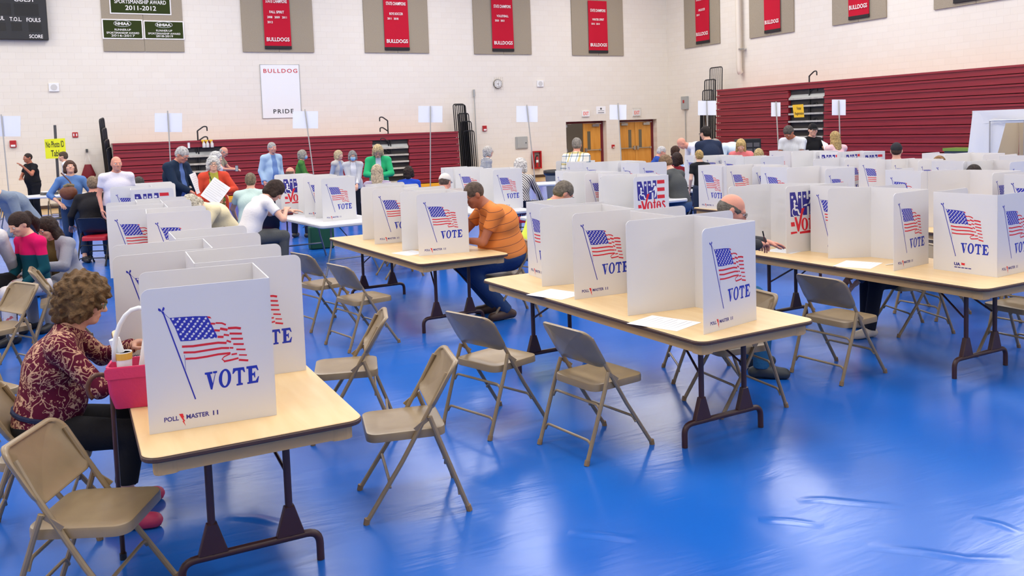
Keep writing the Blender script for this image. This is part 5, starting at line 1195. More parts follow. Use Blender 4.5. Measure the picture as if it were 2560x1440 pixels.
def _plaid(nt, b, tc):
    c = None
    for ax, f_, col in (('X', 3.0, rgb(160, 176, 198)), ('Z', 3.0, rgb(160, 176, 198)), ('X', 1.6, rgb(220, 206, 150)), ('Z', 1.6, rgb(220, 206, 150))):
        w = nn(nt, 'TexWave', Scale=f_, Distortion=0.0, bands_direction=ax); nt.links.new(tc.outputs['Object'], w.inputs['Vector']); r = ramp(nt, w.outputs['Fac'], [(.9, (1, 1, 1, 1)), (.96, col)])
        if c is None: c = r
        else:
            m = nn(nt, 'Mix', data_type='RGBA', blend_type='MULTIPLY'); m.inputs[0].default_value = 1; nt.links.new(c.outputs[0 if c.bl_idname == 'ShaderNodeValToRGB' else 2], m.inputs[6]); nt.links.new(r.outputs[0], m.inputs[7]); c = m
    m = nn(nt, 'Mix', data_type='RGBA', blend_type='MULTIPLY'); m.inputs[0].default_value = 1; m.inputs[7].default_value = rgb(236, 232, 220); nt.links.new(c.outputs[2], m.inputs[6]); nt.links.new(m.outputs[2], b.inputs['Base Color'])
M_PLAID = pattern('pale_plaid', rgb(236, 232, 220), _plaid)
M_CHECK = stripes('fine_check', rgb(226, 228, 230), rgb(176, 182, 192), 'X', 26, .55)
M_GIRL = pattern('pink_and_teal', rgb(216, 20, 92), lambda nt, b, tc: (lambda sx: nt.links.new(ramp(nt, sx.outputs[2], [(.0, rgb(14, 72, 84)), (.8801, rgb(14, 72, 84)), (.8802, rgb(222, 20, 96))]).outputs[0], b.inputs['Base Color']))((lambda s_: (nt.links.new(tc.outputs['Object'], s_.inputs[0]), s_)[1])(nn(nt, 'SeparateXYZ'))))
M_FLORAL = pattern('floral_print', rgb(54, 62, 34), lambda nt, b, tc: (lambda n: (nt.links.new(tc.outputs['Object'], n.inputs['Vector']), nt.links.new(ramp(nt, n.outputs['Fac'], [(.3, rgb(40, 44, 30)), (.45, rgb(120, 134, 62)), (.55, rgb(60, 70, 40)), (.62, rgb(214, 130, 110)), (.7, rgb(226, 196, 150))]).outputs[0], b.inputs['Base Color'])))(nn(nt, 'TexNoise', Scale=24.0, Detail=1.0)))
M_SPOT = pattern('white_heart_print', rgb(226, 218, 214), lambda nt, b, tc: (lambda n: (nt.links.new(tc.outputs['Object'], n.inputs['Vector']), nt.links.new(ramp(nt, n.outputs['Fac'], [(.62, rgb(226, 218, 214)), (.66, rgb(206, 110, 110))]).outputs[0], b.inputs['Base Color'])))(nn(nt, 'TexNoise', Scale=16.0)))
M_NORDIC = stripes('purple_knit_pattern', rgb(214, 200, 210), rgb(70, 56, 110), 'Z', 14, .55)
DENIM = (44, 66, 102); NAVY = (34, 40, 58); BLK = (30, 29, 31)
HAND_F = (-.10, .30, -.36)
def hang(): return None
TBL = ((-.08, .40, -.24), (1, -.2, -.6))          # forearm resting on a table in front
W_ = lambda u, v, d: ('W',) + tuple(atd(u, v, d))

# -- seated at the tables in front
A = person('seated woman with curly brown hair and glasses in a maroon paisley blouse, writing', 224, 700, 4.45, 84, pose='sit', lean=12, hunch=14, head=(-2, -2, 0), skin='light', hair=('afro', (112, 84, 52)), top=(M_PAISLEY, 1.0, 'blouse'), legs=(BLK, .80), shoes=(196, 60, 96), arms=((('W',) + tuple(atd(335, 862, 4.72)), (.9, -.3, -.7)), (('W',) + tuple(atd(340, 915, 4.5)), (.9, -.3, -.7))), fat=1.22, detail=.6, glasses=mat('pale_green_spectacles', rgb(120, 140, 110), .3), hips=.57, knees=((-.14, .43, .5, -.15, .36), (.14, .43, .5, .15, .36)), collar=False, belt=(38, 44, 70))
B_ = person('heavy man with cropped grey hair in an orange striped polo, writing', 1168, 455, 9.0, -76, pose='sit', lean=12, hunch=26, head=(0, 4, 0), skin='tan', hair=('crop', (100, 82, 70)), top=(M_ORANGE, .5, 'polo_shirt'), legs=(DENIM, 1.0), shoes=(74, 52, 40), arms=((('W',) + tuple(atd(1150, 600, 9.0)), (.8, -.5, -.7)), (TBL[0], TBL[1])), fat=1.6, detail=.6, glasses=True, hips=.58, knees=((-.17, .42, .5, -.15, .06), (.17, .42, .5, .15, .10)))
C_ = person('seated balding man with glasses in a charcoal jacket, writing with a pen', 1846, 489, 6.7, 104, pose='sit', lean=8, hunch=16, head=(8, -6, 0), skin='pink', hair=('fringe', (112, 106, 98)), top=((58, 58, 62), 1.0, 'jacket'), legs=((44, 100, 140), 1.0), shoes=(52, 56, 58), arms=((('W',) + tuple(atd(1925, 608, 7.2)), (1, -.4, -.6)), (('W',) + tuple(atd(1938, 616, 7.15)), (1, -.4, -.6))), fat=1.22, detail=.6, glasses=True, hips=.57, curl=(.35, .9))
D_ = person('seated person with short dark hair in a white t-shirt and grey trousers', 704, 459, 12.2, 112, pose='sit', lean=22, hunch=18, head=(16, 0, 0), skin='light', hair=('bob', (58, 42, 34)), top=((228, 224, 222), .5, 't_shirt'), legs=((84, 86, 86), 1.0), shoes=BLK, arms=((('W',) + tuple(atd(724, 528, 12.45)), (1, -.3, -.6)), (('W',) + tuple(atd(715, 527, 12.1)), (1, -.3, -.6))), fat=1.12, detail=.8, collar=False)
E_ = person('seated man with short grey hair and glasses in a neon yellow shirt', 1424, 460, 9.9, 112, pose='sit', lean=22, hunch=20, head=(2, 0, 0), skin='pink', hair=('short', (122, 112, 98)), top=((226, 246, 96), .5, 'shirt'), legs=(DENIM, 1.0), shoes=BLK, arms=((TBL[0], TBL[1]), (TBL[0], TBL[1])), fat=1.15, detail=.8, glasses=True, collar=False)
F_ = person('seated young man with short brown hair in a dark grey rain jacket and jeans', 1655, 388, 14.6, -128, pose='sit', lean=14, hunch=14, head=(10, 0, 0), skin='light', hair=('short', (140, 112, 84)), top=((78, 80, 80), 1.0, 'jacket'), legs=((66, 88, 120), 1.0), shoes=BLK, arms=((TBL[0], TBL[1]), (TBL[0], TBL[1])), fat=1.1, detail=.8, collar=False)
G_ = person('seated person hidden by screens but for dark jeans and white sneakers', 2330, 470, 8.0, -56, xy=(6.78, 5.38), H=1.6, pose='sit', lean=26, hunch=22, skin='light', hair=('short', (96, 80, 66)), top=((60, 66, 84), 1.0, 'shirt'), legs=((30, 34, 46), 1.0), shoes=(214, 200, 180), arms=((TBL[0], TBL[1]), (TBL[0], TBL[1])), knees=((-.13, .42, .52, -.16, .52), (.15, .36, .52, .2, .34)), detail=.8, collar=False)
for J, lb in ((A, 'beige folding chair under the woman in the maroon blouse'), (B_, 'beige folding chair under the man in the orange polo'), (C_, 'beige folding chair under the man with the fringe of grey hair'), (D_, 'beige folding chair under the person in the white t-shirt'), (G_, 'beige folding chair under the man whose sneakers show beneath the right table')):
    for o in COL.objects:
        if o.get('label') == lb: o.location = J['world']((0, .02, 0)); o.location.z = 0; o.rotation_euler = (0, 0, J['rz'])
# -- left edge group
person('bent-over man at the left edge in a grey-blue hooded sweatshirt', -58, 446, 10.8, -66, pose='stand', lean=30, hunch=26, head=(10, 0, 0), skin='light', hair=('short', (90, 70, 56)), top=((124, 136, 152), 1.0, 'hooded_sweatshirt'), legs=((46, 52, 66), 1.0), arms=(((.04, .12, -.42), None), ((.04, .2, -.42), None)), fat=1.25, collar=False, zfit=False, H=1.75)
person('person at the left edge with light hair in a loose white top and black trousers', -30, 500, 8.9, 150, pose='sit', lean=24, hunch=14, skin='light', hair=('long', (150, 124, 98)), top=((214, 208, 206), 1.0, 'loose_top'), legs=(BLK, 1.0), arms=((TBL[0], TBL[1]), (TBL[0], TBL[1])), fat=1.25, collar=False, hips=.56)
person('girl with a brown ponytail in a pink and teal fleece', 34, 537, 8.8, -60, pose='sit', lean=3, hunch=8, head=(22, 0, 0), skin='light', hair=('pony', (58, 40, 32)), top=(M_GIRL, 1.0, 'fleece'), legs=(M_SPOT, 1.0), arms=(((.0, .2, -.40), None), ((.0, .2, -.40), None)), fat=.95, collar=False, hips=.56)
person('crouching woman with long brown hair and glasses in a grey cardigan', 106, 548, 9.3, -52, pose='sit', lean=14, hunch=8, head=(8, 0, 0), skin='light', hair=('long', (56, 40, 32)), top=((96, 78, 42), 1.0, 'top'), jacket=((150, 150, 158), 1.97, 'cardigan', .8, .7), legs=((160, 160, 164), 1.0), arms=(((-.05, .36, -.12), (1, -.3, -1)), (TBL[0], TBL[1])), fat=1.15, glasses=True, collar=False, hips=.5)
person('seated broad man seen from behind in a black shirt and jeans', 231, 442, 14.4, 178, pose='sit', lean=4, hunch=8, skin='pink', hair=('short', (150, 128, 104)), top=((38, 36, 38), 1.0, 'shirt'), legs=(DENIM, 1.0), shoes=BLK, arms=(((.14, .2, -.40), None), ((.14, .2, -.40), None)), fat=1.45, belt=(96, 60, 38))
person('standing bald man in a white polo shirt left of the screens', 290, 391, 14.0, 14, H=1.78, skin='pink', hair=('none', (120, 90, 80)), top=((226, 222, 230), .5, 'polo_shirt'), legs=((70, 74, 90), 1.0), fat=1.38)
person('woman with brown hair in a blue sweater and jeans, a bag across her body', 173, 403, 14.6, 6, H=1.66, lean=0, hunch=0, head=(-10, 0, 0), skin='light', hair=('bob', (88, 60, 46)), top=((92, 128, 182), .75, 'sweater'), legs=((46, 66, 98), .92), shoes=(28, 28, 36), arms=(((.0, .22, -.36), (1, -.5, -.4)), ((.05, .2, -.36), (1, -.5, -.4))), fat=1.08, collar=False, knees=((-.11, .10, .50, -.10, .30), (.1, .02, .5, .1, -.05)))
person('police officer in a black uniform with his hand raised, facing left', 68, 383, 22.0, -62, H=1.8, skin='tan', hair=('crop', (54, 44, 40)), top=((26, 26, 30), .5, 'uniform_shirt'), legs=((26, 26, 30), 1.0), shoes=BLK, arms=(((.05, .30, .02), (.6, -.1, -1)), ((-.16, .24, -.26), (1, -.2, -.6))), fat=1.25, belt=(18, 18, 20))
person('man with brown hair in a white shirt, half behind the yellow sign', 156, 380, 22.8, -100, H=1.78, skin='light', hair=('short', (92, 76, 62)), top=((222, 222, 226), 1.0, 'shirt'), legs=((36, 38, 46), 1.0))
# -- queue along the back bleachers
person('white-haired man in a navy windbreaker over a blue shirt, looking down at his hands', 463, 371, 14.6, 52, H=1.8, hunch=12, head=(24, 0, 0), skin='pink', hair=('short', (206, 204, 200)), top=((84, 112, 168), 1.0, 'shirt'), jacket=((28, 44, 66), 1.97, 'windbreaker', .35), legs=((74, 88, 112), 1.0), arms=((HAND_F, (1, -.4, -.7)), (HAND_F, (1, -.4, -.7))), fat=1.28, glasses=True)
person('smiling white-haired woman in a red jacket over a lime top', 532, 393, 14.2, 4, H=1.62, skin='pale', hair=('curly', (222, 220, 214)), top=((178, 176, 74), 1.0, 'top'), jacket=((206, 72, 50), 1.97, 'jacket', .8, .5), legs=((40, 36, 36), 1.0), shoes=BLK, arms=(((-.02, .26, -.22), (1, -.4, -.7)), ((.08, .16, -.46), None)), fat=1.1, glasses=True, collar=False)
person('white-haired woman partly hidden behind the woman in the red jacket', 541, 381, 16.6, 60, H=1.6, skin='pale', hair=('curly', (226, 224, 220)), top=((206, 204, 218), 1.0, 'blouse'), legs=((90, 90, 100), 1.0), collar=False)
person('man in an olive shirt and tan shorts holding a phone, by the bleacher steps', 566, 370, 21.6, 72, H=1.74, hunch=14, head=(26, 0, 0), skin='pink', hair=('fringe', (190, 186, 180)), top=((150, 142, 120), .5, 'polo_shirt'), legs=((184, 158, 112), .42), shoes=(92, 72, 56), arms=(((-.08, .36, -.22), (1, -.4, -.8)), ((-.06, .38, -.22), (1, -.4, -.8))), fat=1.3, glasses=True)
person('elderly woman with white curls in a cream sweater, bent over beside the screens', 455, 462, 12.0, -58, pose='sit', lean=34, hunch=30, head=(10, 0, 0), skin='pale', hair=('curly', (206, 196, 174)), top=((232, 218, 178), 1.0, 'sweater'), legs=((70, 70, 80), 1.0), arms=((TBL[0], TBL[1]), (TBL[0], TBL[1])), fat=1.2, collar=False)
person('dark grey-haired head showing above the rearmost screens at left', 347, 443, 14.9, 170, pose='sit', skin='light', hair=('short', (80, 78, 72)), top=((70, 80, 100), 1.0, 'shirt'), legs=(NAVY, 1.0))
person('seated man seen from behind in a mint green shirt', 626, 434, 14.2, 172, pose='sit', lean=6, hunch=8, skin='light', hair=('short', (132, 118, 96)), top=((192, 214, 206), .5, 'shirt'), legs=((176, 166, 146), 1.0), arms=(((.1, .32, -.36), (1, -.2, -.5)), ((.05, .36, -.34), (1, -.2, -.5))), fat=1.3)
person('standing grey-haired man in a pale blue open shirt by the bleachers', 680, 357, 20.2, 34, H=1.85, skin='pink', hair=('short', (190, 186, 178)), top=((110, 138, 184), 1.0, 't_shirt'), jacket=((170, 194, 214), 1.97, 'open_shirt', .5, .25), legs=(NAVY, 1.0), fat=1.22)
person('woman in a green hooded jacket with a blue face mask, facing right', 757, 376, 20.8, 84, H=1.62, skin='light', hair=('bob', (176, 170, 156)), top=((74, 128, 58), 1.0, 'hooded_jacket'), legs=((60, 60, 66), 1.0), fat=1.05, mask=(150, 186, 216), glasses=True, arms=((HAND_F, None), (HAND_F, None)), collar=False)
person('bald seated man whose head shows above the screen below the green jacket', 726, 418, 16.6, 150, pose='sit', skin='pink', hair=('fringe', (120, 96, 78)), top=((206, 120, 70), 1.0, 'shirt'), legs=(NAVY, 1.0))
person('blonde woman in a grey quilted vest, looking right', 847, 377, 20.6, 60, H=1.6, skin='light', hair=('bob', (214, 192, 150)), top=((150, 160, 180), 1.0, 'sweater'), jacket=((186, 182, 176), 0, 'vest', .6), legs=((50, 52, 60), 1.0), fat=1.12, collar=False)
person('grey-haired woman in a blue face mask and pale grey jacket', 881, 378, 19.2, 6, H=1.6, skin='light', hair=('bob', (150, 148, 144)), top=((224, 222, 222), 1.0, 'top'), jacket=((188, 188, 190), 1.97, 'jacket', .6, .25), legs=((34, 34, 40), 1.0), fat=1.1, mask=(150, 190, 216), glasses=True, arms=(((-.12, .24, -.44), None), ((-.12, .24, -.44), None)), collar=False)
person('blonde woman in a bright green jacket looking down at her hands', 944, 366, 17.2, 0, H=1.72, hunch=10, head=(26, 0, 0), skin='light', hair=('shaggy', (214, 190, 142)), top=((190, 200, 214), 1.0, 'top'), jacket=((44, 174, 112), 1.97, 'jacket', .45), legs=((40, 44, 56), 1.0), arms=(((-.12, .28, -.26), (1, -.3, -.8)), ((-.12, .28, -.26), (1, -.3, -.8))), fat=1.12, glasses=True, collar=False)
person('seated woman with long pale blonde hair from behind, in a patterned sweater', 942, 413, 15.4, 176, pose='sit', skin='light', hair=('long', (206, 186, 156)), top=(M_NORDIC, 1.0, 'sweater'), legs=(NAVY, 1.0), collar=False)
person('seated woman with short dark hair from behind, in a royal blue top', 1021, 418, 17.4, 172, pose='sit', skin='light', hair=('curly', (60, 46, 40)), top=((36, 74, 184), 1.0, 'top'), legs=(NAVY, 1.0), fat=1.15, collar=False)
person('seated man in a white baseball cap behind the orange polo', 1114, 436, 12.6, 158, pose='sit', lean=14, hunch=12, skin='pink', hair=('crop', (110, 92, 80), (214, 208, 200)), top=((232, 232, 234), .5, 'shirt'), legs=(DENIM, 1.0), fat=1.15)
# -- right of the bleachers
person('grey bob-haired woman in a navy and white striped top, facing right', 1221, 367, 18.6, 110, H=1.62, skin='light', hair=('bob', (208, 202, 194)), top=(M_BWST, 1.0, 'top'), legs=((50, 50, 60), 1.0), fat=1.1, glasses=True, collar=False)
person('seated white-haired woman from behind in a black and white print top and skirt', 1303, 399, 15.4, 158, pose='sit', lean=10, hunch=12, skin='pale', hair=('curly', (226, 222, 216)), top=(M_ZEBRA, 1.0, 'blouse'), legs=(M_ZEBRA, 1.0), skirt=.6, arms=(((.1, .3, -.36), None), ((.05, .42, -.34), (1, -.2, -.5))), fat=1.25, collar=False)
person('standing grey-haired man from behind in a pale plaid shirt', 1442, 346, 15.6, 158, H=1.76, lean=10, skin='pink', hair=('short', (150, 142, 132)), top=(M_PLAID, 1.0, 'shirt'), legs=((70, 76, 96), 1.0), fat=1.28, head=(0, 16, 0), glasses=True)
person('seated white-haired man in a royal blue hooded jacket at a laptop', 1659, 368, 21.6, 100, pose='sit', hunch=14, head=(14, 0, 0), skin='pink', hair=('short', (214, 210, 206)), top=((38, 72, 152), 1.0, 'hooded_jacket'), legs=(NAVY, 1.0), arms=((TBL[0], TBL[1]), (TBL[0], TBL[1])), fat=1.2, collar=False)
person('seated person with dark brown hair in a maroon sweater, second from the double doors', 1690, 366, 22.0, 120, pose='sit', skin='light', hair=('bob', (74, 50, 40)), top=((130, 28, 48), 1.0, 'sweater'), legs=(NAVY, 1.0), collar=False)
person('bald man in a white shirt bending far over the check-in table', 1694, 347, 20.6, -72, lean=34, hunch=40, head=(-16, 0, 0), H=1.8, skin='pink', hair=('none', (90, 80, 70)), top=((230, 228, 230), 1.0, 'shirt'), legs=((36, 44, 66), 1.0), arms=(((.0, .12, -.52), None), ((.0, .12, -.52), None)), fat=1.3)
person('dark-haired bearded man in a navy suit seen from behind', 1761, 317, 16.8, -150, H=1.85, lean=12, hunch=6, head=(0, 12, 0), skin='light', hair=('short', (44, 36, 32)), top=((36, 46, 70), 1.0, 'suit_jacket'), legs=((36, 44, 66), 1.0), fat=1.22, glasses=True)
person('seated person with dark hair from behind in a maroon sweater, nearest the grey jacket', 1693, 383, 16.8, 166, pose='sit', skin='light', hair=('bob', (56, 38, 34)), top=((120, 26, 40), 1.0, 'sweater'), legs=(NAVY, 1.0), fat=1.15, collar=False, arms=(((.08, .3, -.36), None), ((.08, .3, -.36), None)))
person('blond boy in a black t-shirt next to the maroon sweater', 1747, 376, 15.6, -160, H=1.45, skin='pale', hair=('short', (196, 164, 104)), top=((32, 32, 36), .5, 't_shirt'), legs=((50, 58, 76), 1.0), fat=.92, collar=False)
person('man in a pale blue shirt bending forward right of the navy suit', 1776, 354, 20.4, -100, lean=42, hunch=30, H=1.78, skin='pink', hair=('short', (170, 160, 150)), top=((206, 220, 228), 1.0, 'shirt'), legs=((60, 62, 72), 1.0), arms=(((.0, .12, -.5), None), ((.0, .12, -.5), None)), fat=1.3)
person('woman with long blonde waves and sunglasses on her head in a coral pink top', 1852, 351, 16.6, 0, H=1.62, hunch=10, head=(20, 0, 0), skin='light', hair=('long', (216, 184, 122)), top=((232, 126, 128), .75, 'top'), legs=((50, 52, 64), 1.0), arms=(((-.06, .3, -.36), None), ((-.06, .3, -.36), None)), fat=1.12, collar=False)
person('blonde head from behind right of the woman in coral pink', 1897, 373, 18.0, 178, pose='sit', skin='light', hair=('long', (200, 176, 124)), top=((90, 96, 120), 1.0, 'top'), legs=(NAVY, 1.0), collar=False)
person('seated grey-haired man in a pale blue shirt leaning left', 1955, 364, 17.6, -110, pose='sit', lean=16, hunch=18, head=(8, 0, 0), skin='pink', hair=('short', (190, 184, 166)), top=((190, 214, 232), 1.0, 'shirt'), legs=((40, 44, 60), 1.0), fat=1.3, glasses=True)
person('standing man with short grey hair in a white checked shirt, looking down', 1966, 320, 17.0, -28, H=1.8, hunch=16, head=(30, 0, 0), skin='tan', hair=('short', (92, 86, 80)), top=(M_CHECK, .5, 'shirt'), legs=((36, 40, 54), 1.0), fat=1.3, arms=(((.02, .2, -.48), None), ((.02, .2, -.48), None)))
person('man in a black t-shirt and black cap handing over papers by the bleacher steps', 2033, 310, 18.0, 42, H=1.86, head=(6, -22, 0), skin='light', hair=('short', (50, 40, 36), (26, 26, 28)), top=((26, 26, 28), .5, 't_shirt'), legs=((40, 42, 52), 1.0), fat=1.22, arms=(((-.05, .42, -.28), (1, -.4, -.8)), ((.06, .06, -.48), None)), collar=False)
person('woman with long blonde hair from behind in a pale pink top', 2086, 330, 17.2, -148, H=1.68, skin='light', hair=('long', (190, 160, 106)), top=((226, 188, 190), .5, 'top'), legs=((60, 66, 88), 1.0), fat=1.05, arms=((HAND_F, None), (HAND_F, None)), collar=False)
person('man in a black cap seen from behind between the far screens', 2241, 358, 14.6, 178, pose='sit', lean=0, hunch=0, skin='light', hair=('crop', (90, 70, 56), (46, 46, 50)), top=((60, 70, 90), .5, 'shirt'), legs=(NAVY, 1.0))
person('brown-haired head barely above the far screens at right', 2349, 391, 12.4, 170, pose='sit', skin='light', hair=('short', (150, 112, 70)), top=((70, 100, 150), 1.0, 'shirt'), legs=(NAVY, 1.0))
person('person in a dark cap just visible between screens before the white tent', 2437, 413, 11.0, 150, pose='sit', skin='light', hair=('short', (60, 50, 46), (40, 38, 40)), top=((110, 40, 44), 1.0, 'shirt'), legs=(NAVY, 1.0))
# ================================================================ small things
M_INKB = mat('ballot_ink', rgb(196, 196, 198), .7)
def paper(label, cx, cy, z, w, h, rz, tilt=None, name='ballot', cat='paper'):
    t = thing(name, label, cat, (cx, cy, z), rz)
    MB().box(-w / 2, w / 2, -h / 2, h / 2, 0, .0012).obj('sheet', M_PAPER, t)
    b = MB()
    for k in range(9):
        y = h * (.4 - .095 * k); b.add([(-w * .42, y, .0018), (w * (.42 if k % 3 else .2), y, .0018), (w * (.42 if k % 3 else .2), y + h * .012, .0018), (-w * .42, y + h * .012, .0018)], [(0, 1, 2, 3)])
    b.obj('print', M_INKB, t)
    if tilt: t.rotation_euler = tilt
    return t
for lb, u, v, rz, w, h in (('white ballot on the centre table in front of the nearest VOTE panel', 1660, 807, 20, .28, .36), ('white ballot on the centre table at the left edge of the cut VOTE panel', 1390, 735, 20, .28, .34), ('white ballot lying at the foot of the orange polo screen', 1025, 632, 14, .26, .3), ('white ballot on the right-hand table beside the blue pen', 2145, 661, 24, .34, .3), ('white ballot under the hand of the balding man', 1960, 627, 12, .22, .3)):
    c = atz(u, v, .742); paper(lb, c[0], c[1], .7405, w, h, R(rz))
def pen(label, p, d, L, m, cap):
    t = thing('pen', label, 'pen', p); d = Vector(d).normalized()
    MB().tube([(0, 0, 0), d * L * .1, d * L], [.001, .0045, .0045], 8).obj('barrel', m, t); MB().tube([d * L * .72, d * L * 1.02], .0055, 8).obj('pen_cap', cap, t)
    return t
c = atz(2222, 659, .747); pen('blue and white pen lying on the right-hand table beside the ballot', (c[0] - .07, c[1] - .02, .7455), (1, -.08, 0), .16, M_WHITE, M_PRED if False else M_BLUE)
wp = C_['world'](C_['wrist'][1]); pen('dark red pen in the hand of the balding man', wp + Vector((.075, -.01, -.035)), (-.12, .02, .5), .14, mat('dark_red_pen', rgb(74, 28, 38), .4), M_BLACK)
# wrist watch on the man in the orange polo
w0, e0 = B_['wrist'][-1], B_['elbow'][-1]; d = unit(w0 - e0); c0 = w0 - d * .03; a1 = unit(np.cross(d, V(0, 0, 1))); a2 = np.cross(d, a1)
b = MB(); b.tube([c0 + (a1 * math.cos(a) + a2 * math.sin(a)) * .033 for a in [2 * PI * i / 18 for i in range(18)]], .009, 6, closed=True); wt = b.obj('wrist_watch', M_STEEL, B_['root']); b = MB(); q = c0 + a1 * .04 * (1 if (a1[1] > 0) == (False) else -1)
for sg in (1, -1): b.ball(c0 + a1 * .036 * sg, (.02, .02, .02), 10, 6)
b.obj('watch_face', M_WHITE, wt)
# pink handbag with papers, white hoop handle; cane
M_PINK = mat('pink_leather', rgb(214, 52, 100), .5, bump=(60, .2))
t = thing('handbag', 'bright pink handbag with rolled papers and a white hoop handle on the foreground table', 'handbag', (.26, 4.40, .7415), R(-12))
b = MB(); P0, P1, P2 = rrect(.26, .15, .03, 4), rrect(.30, .18, .03, 4), rrect(.31, .19, .03, 4); n = len(P0)
R_ = [[(p[0], p[1], z) for p in Q] for Q, z in ((P0, 0), (P1, .08), (P2, .185), (P2, .2), (rrect(.29, .17, .03, 4), .2), (rrect(.27, .15, .03, 4), .05))]
b.v = [p for q in R_ for p in q]; b.f = [tuple(range(n - 1, -1, -1))] + [(k * n + i, k * n + (i + 1) % n, (k + 1) * n + (i + 1) % n, (k + 1) * n + i) for k in range(5) for i in range(n)] + [tuple(range(5 * n, 6 * n))]; b.m = [0] * len(b.f); b.obj('body', M_PINK, t, smooth=50)
MB().prism(rrect(.312, .05, .01, 2, 0, .172), .095, .1, XZ).obj('flap', M_PINK, t)
b = MB(); b.tube([(-.12 + .12 * (1 - math.cos(a)), -.05, .22 + .24 * math.sin(a)) for a in [PI * i / 12 for i in range(13)]], .011, 8); b.obj('hoop_handle', M_WHITE, t, smooth=True)
for k, (x, y, dx, lb) in enumerate(((-.06, 0, -.06, 'rolled white papers standing in the pink handbag'), (-.02, .02, .05, 'second roll of white paper standing in the pink handbag'))):
    q = thing('paper_roll', lb, 'paper', t.location + Vector((x, y, .06))); MB().tube([(0, 0, 0), (dx, 0, .26)], .024, 12).obj('roll', M_PAPER, q)
q = thing('paper_cup', 'pale paper cup with a yellow band standing in the pink handbag', 'cup', t.location + Vector((-.085, -.02, .055))); MB().lathe([(.026, 0), (.036, .2), (.036, .205), (.031, .2)], 16).obj('cup', M_PAPER, q, smooth=40); MB().lathe([(.0362, .17), (.0372, .2)], 16).obj('band', mat('cup_yellow', rgb(226, 176, 70), .5), q)
t = thing('walking_cane', 'brown hooked walking cane standing beside the pink handbag', 'cane', (.115, 4.42, 0)); b = MB(); b.tube([(0, 0, .02), (0, 0, .82)] + [(-.05 + .05 * math.cos(a), .0, .84 + .06 * math.sin(a)) for a in [PI * i / 10 for i in range(1, 14)]], .011, 8); b.obj('shaft', mat('brown_wood_cane', rgb(92, 56, 36), .35), t, smooth=True); MB().tube([(0, 0, 0), (0, 0, .03)], .016, 10).obj('rubber_tip', M_BLACK, t)
# bag carried by the woman in blue, papers, phone, floral bag
def at_px(u, v, d): return Vector(atd(u, v, d))
c = at_px(171, 476, 14.35); t = thing('shoulder_bag', 'brown leather shoulder bag hanging in front of the blue sweater', 'bag', c)
b = MB(); b.ball((0, 0, -.04), (.135, .07, .12), 14, 10); b.obj('body', mat('brown_leather', rgb(112, 62, 36), .5, bump=(30, .4)), t, smooth=True); b = MB(); b.tube([(-.06, .0, .06), (0, -.02, .09), (.08, .02, .07)], .03, 8); b.obj('scarf', mat('olive_scarf', rgb(120, 104, 74), .8), t); MB().tube([(.09, 0, .02), (.02, .06, .16), (-.09, .10, .29)], .012, 6).obj('strap', mat('brown_leather_strap', rgb(96, 52, 34), .5), t)
c = at_px(539, 479, 13.8); q = paper('large white sheet held by the woman in the red jacket', c.x, c.y, c.z, .3, .36, 0, (R(78), R(38), R(-15)), 'paper_sheet')
c = at_px(490, 458, 14.1); q = paper('folded white sheet hanging between the navy windbreaker and the red jacket', c.x, c.y, c.z, .14, .34, 0, (R(80), R(-14), R(40)), 'paper_sheet')
c = at_px(545, 508, 14.05); t = thing('tote_bag', 'floral green tote bag hanging at the waist of the woman in the red jacket', 'bag', c); b = MB(); b.prism(rrect(.24, .22, .04, 4), -.05, .05, XZ, .02); b.obj('body', M_FLORAL, t, smooth=50); MB().tube([(-.08, 0, .1), (-.06, .04, .3), (-.1, .1, .5)], .012, 6).obj('strap', M_FLORAL, t)
c = at_px(592, 421, 21.2); t = thing('phone', 'phone held by the man in the olive shirt', 'phone', c, R(-30)); MB().prism(rrect(.075, .15, .01, 3), -.005, .005, XZ).obj('case', M_BLACK, t); MB().prism(rrect(.066, .135, .006, 3), .005, .0055, XZ).obj('screen', M_GREY, t)
c = at_px(2067, 372, 17.6); paper('white sheets passed between the black t-shirt man and the woman in pink', c.x, c.y, c.z, .24, .34, 0, (R(60), R(20), R(10)), 'paper_sheet')
# spray bottles and tumbler on the bleacher boards
yb_ = YB - 1.12
M_BOT = mat('clear_plastic_bottle', rgb(210, 205, 202), .3); M_SPR = mat('yellow_sprayer', rgb(244, 196, 40), .4)
for k, u in enumerate((508, 517, 528)):
    c = aty(u, 372, YB - 1.0); t = thing('spray_bottle', ('left', 'middle', 'right')[k] + ' spray bottle with a yellow head on the bleachers', 'bottle', (c[0], YB - 1.24, 1.711), R(180), 'spray bottles on the bleachers')
    MB().lathe([(.05, 0), (.052, .02), (.052, .12), (.02, .17), (.018, .2)], 14).obj('bottle', M_BOT, t, smooth=40); b = MB(); b.box(-.02, .075, -.016, .016, .2, .245); b.box(.03, .05, -.01, .01, .14, .2); b.obj('sprayer', M_SPR, t)
c = aty(471.5, 378, YB - 1.0); t = thing('tumbler', 'pale steel tumbler with a dark lid on the bleacher step', 'tumbler', (c[0], YB - 1.12, 1.712)); MB().lathe([(.04, 0), (.048, .2), (.048, .21)], 16).obj('cup', M_WHITE, t, smooth=40); MB().lathe([(.049, .21), (.049, .235), (.03, .24)], 16).obj('lid', M_DGREY, t)
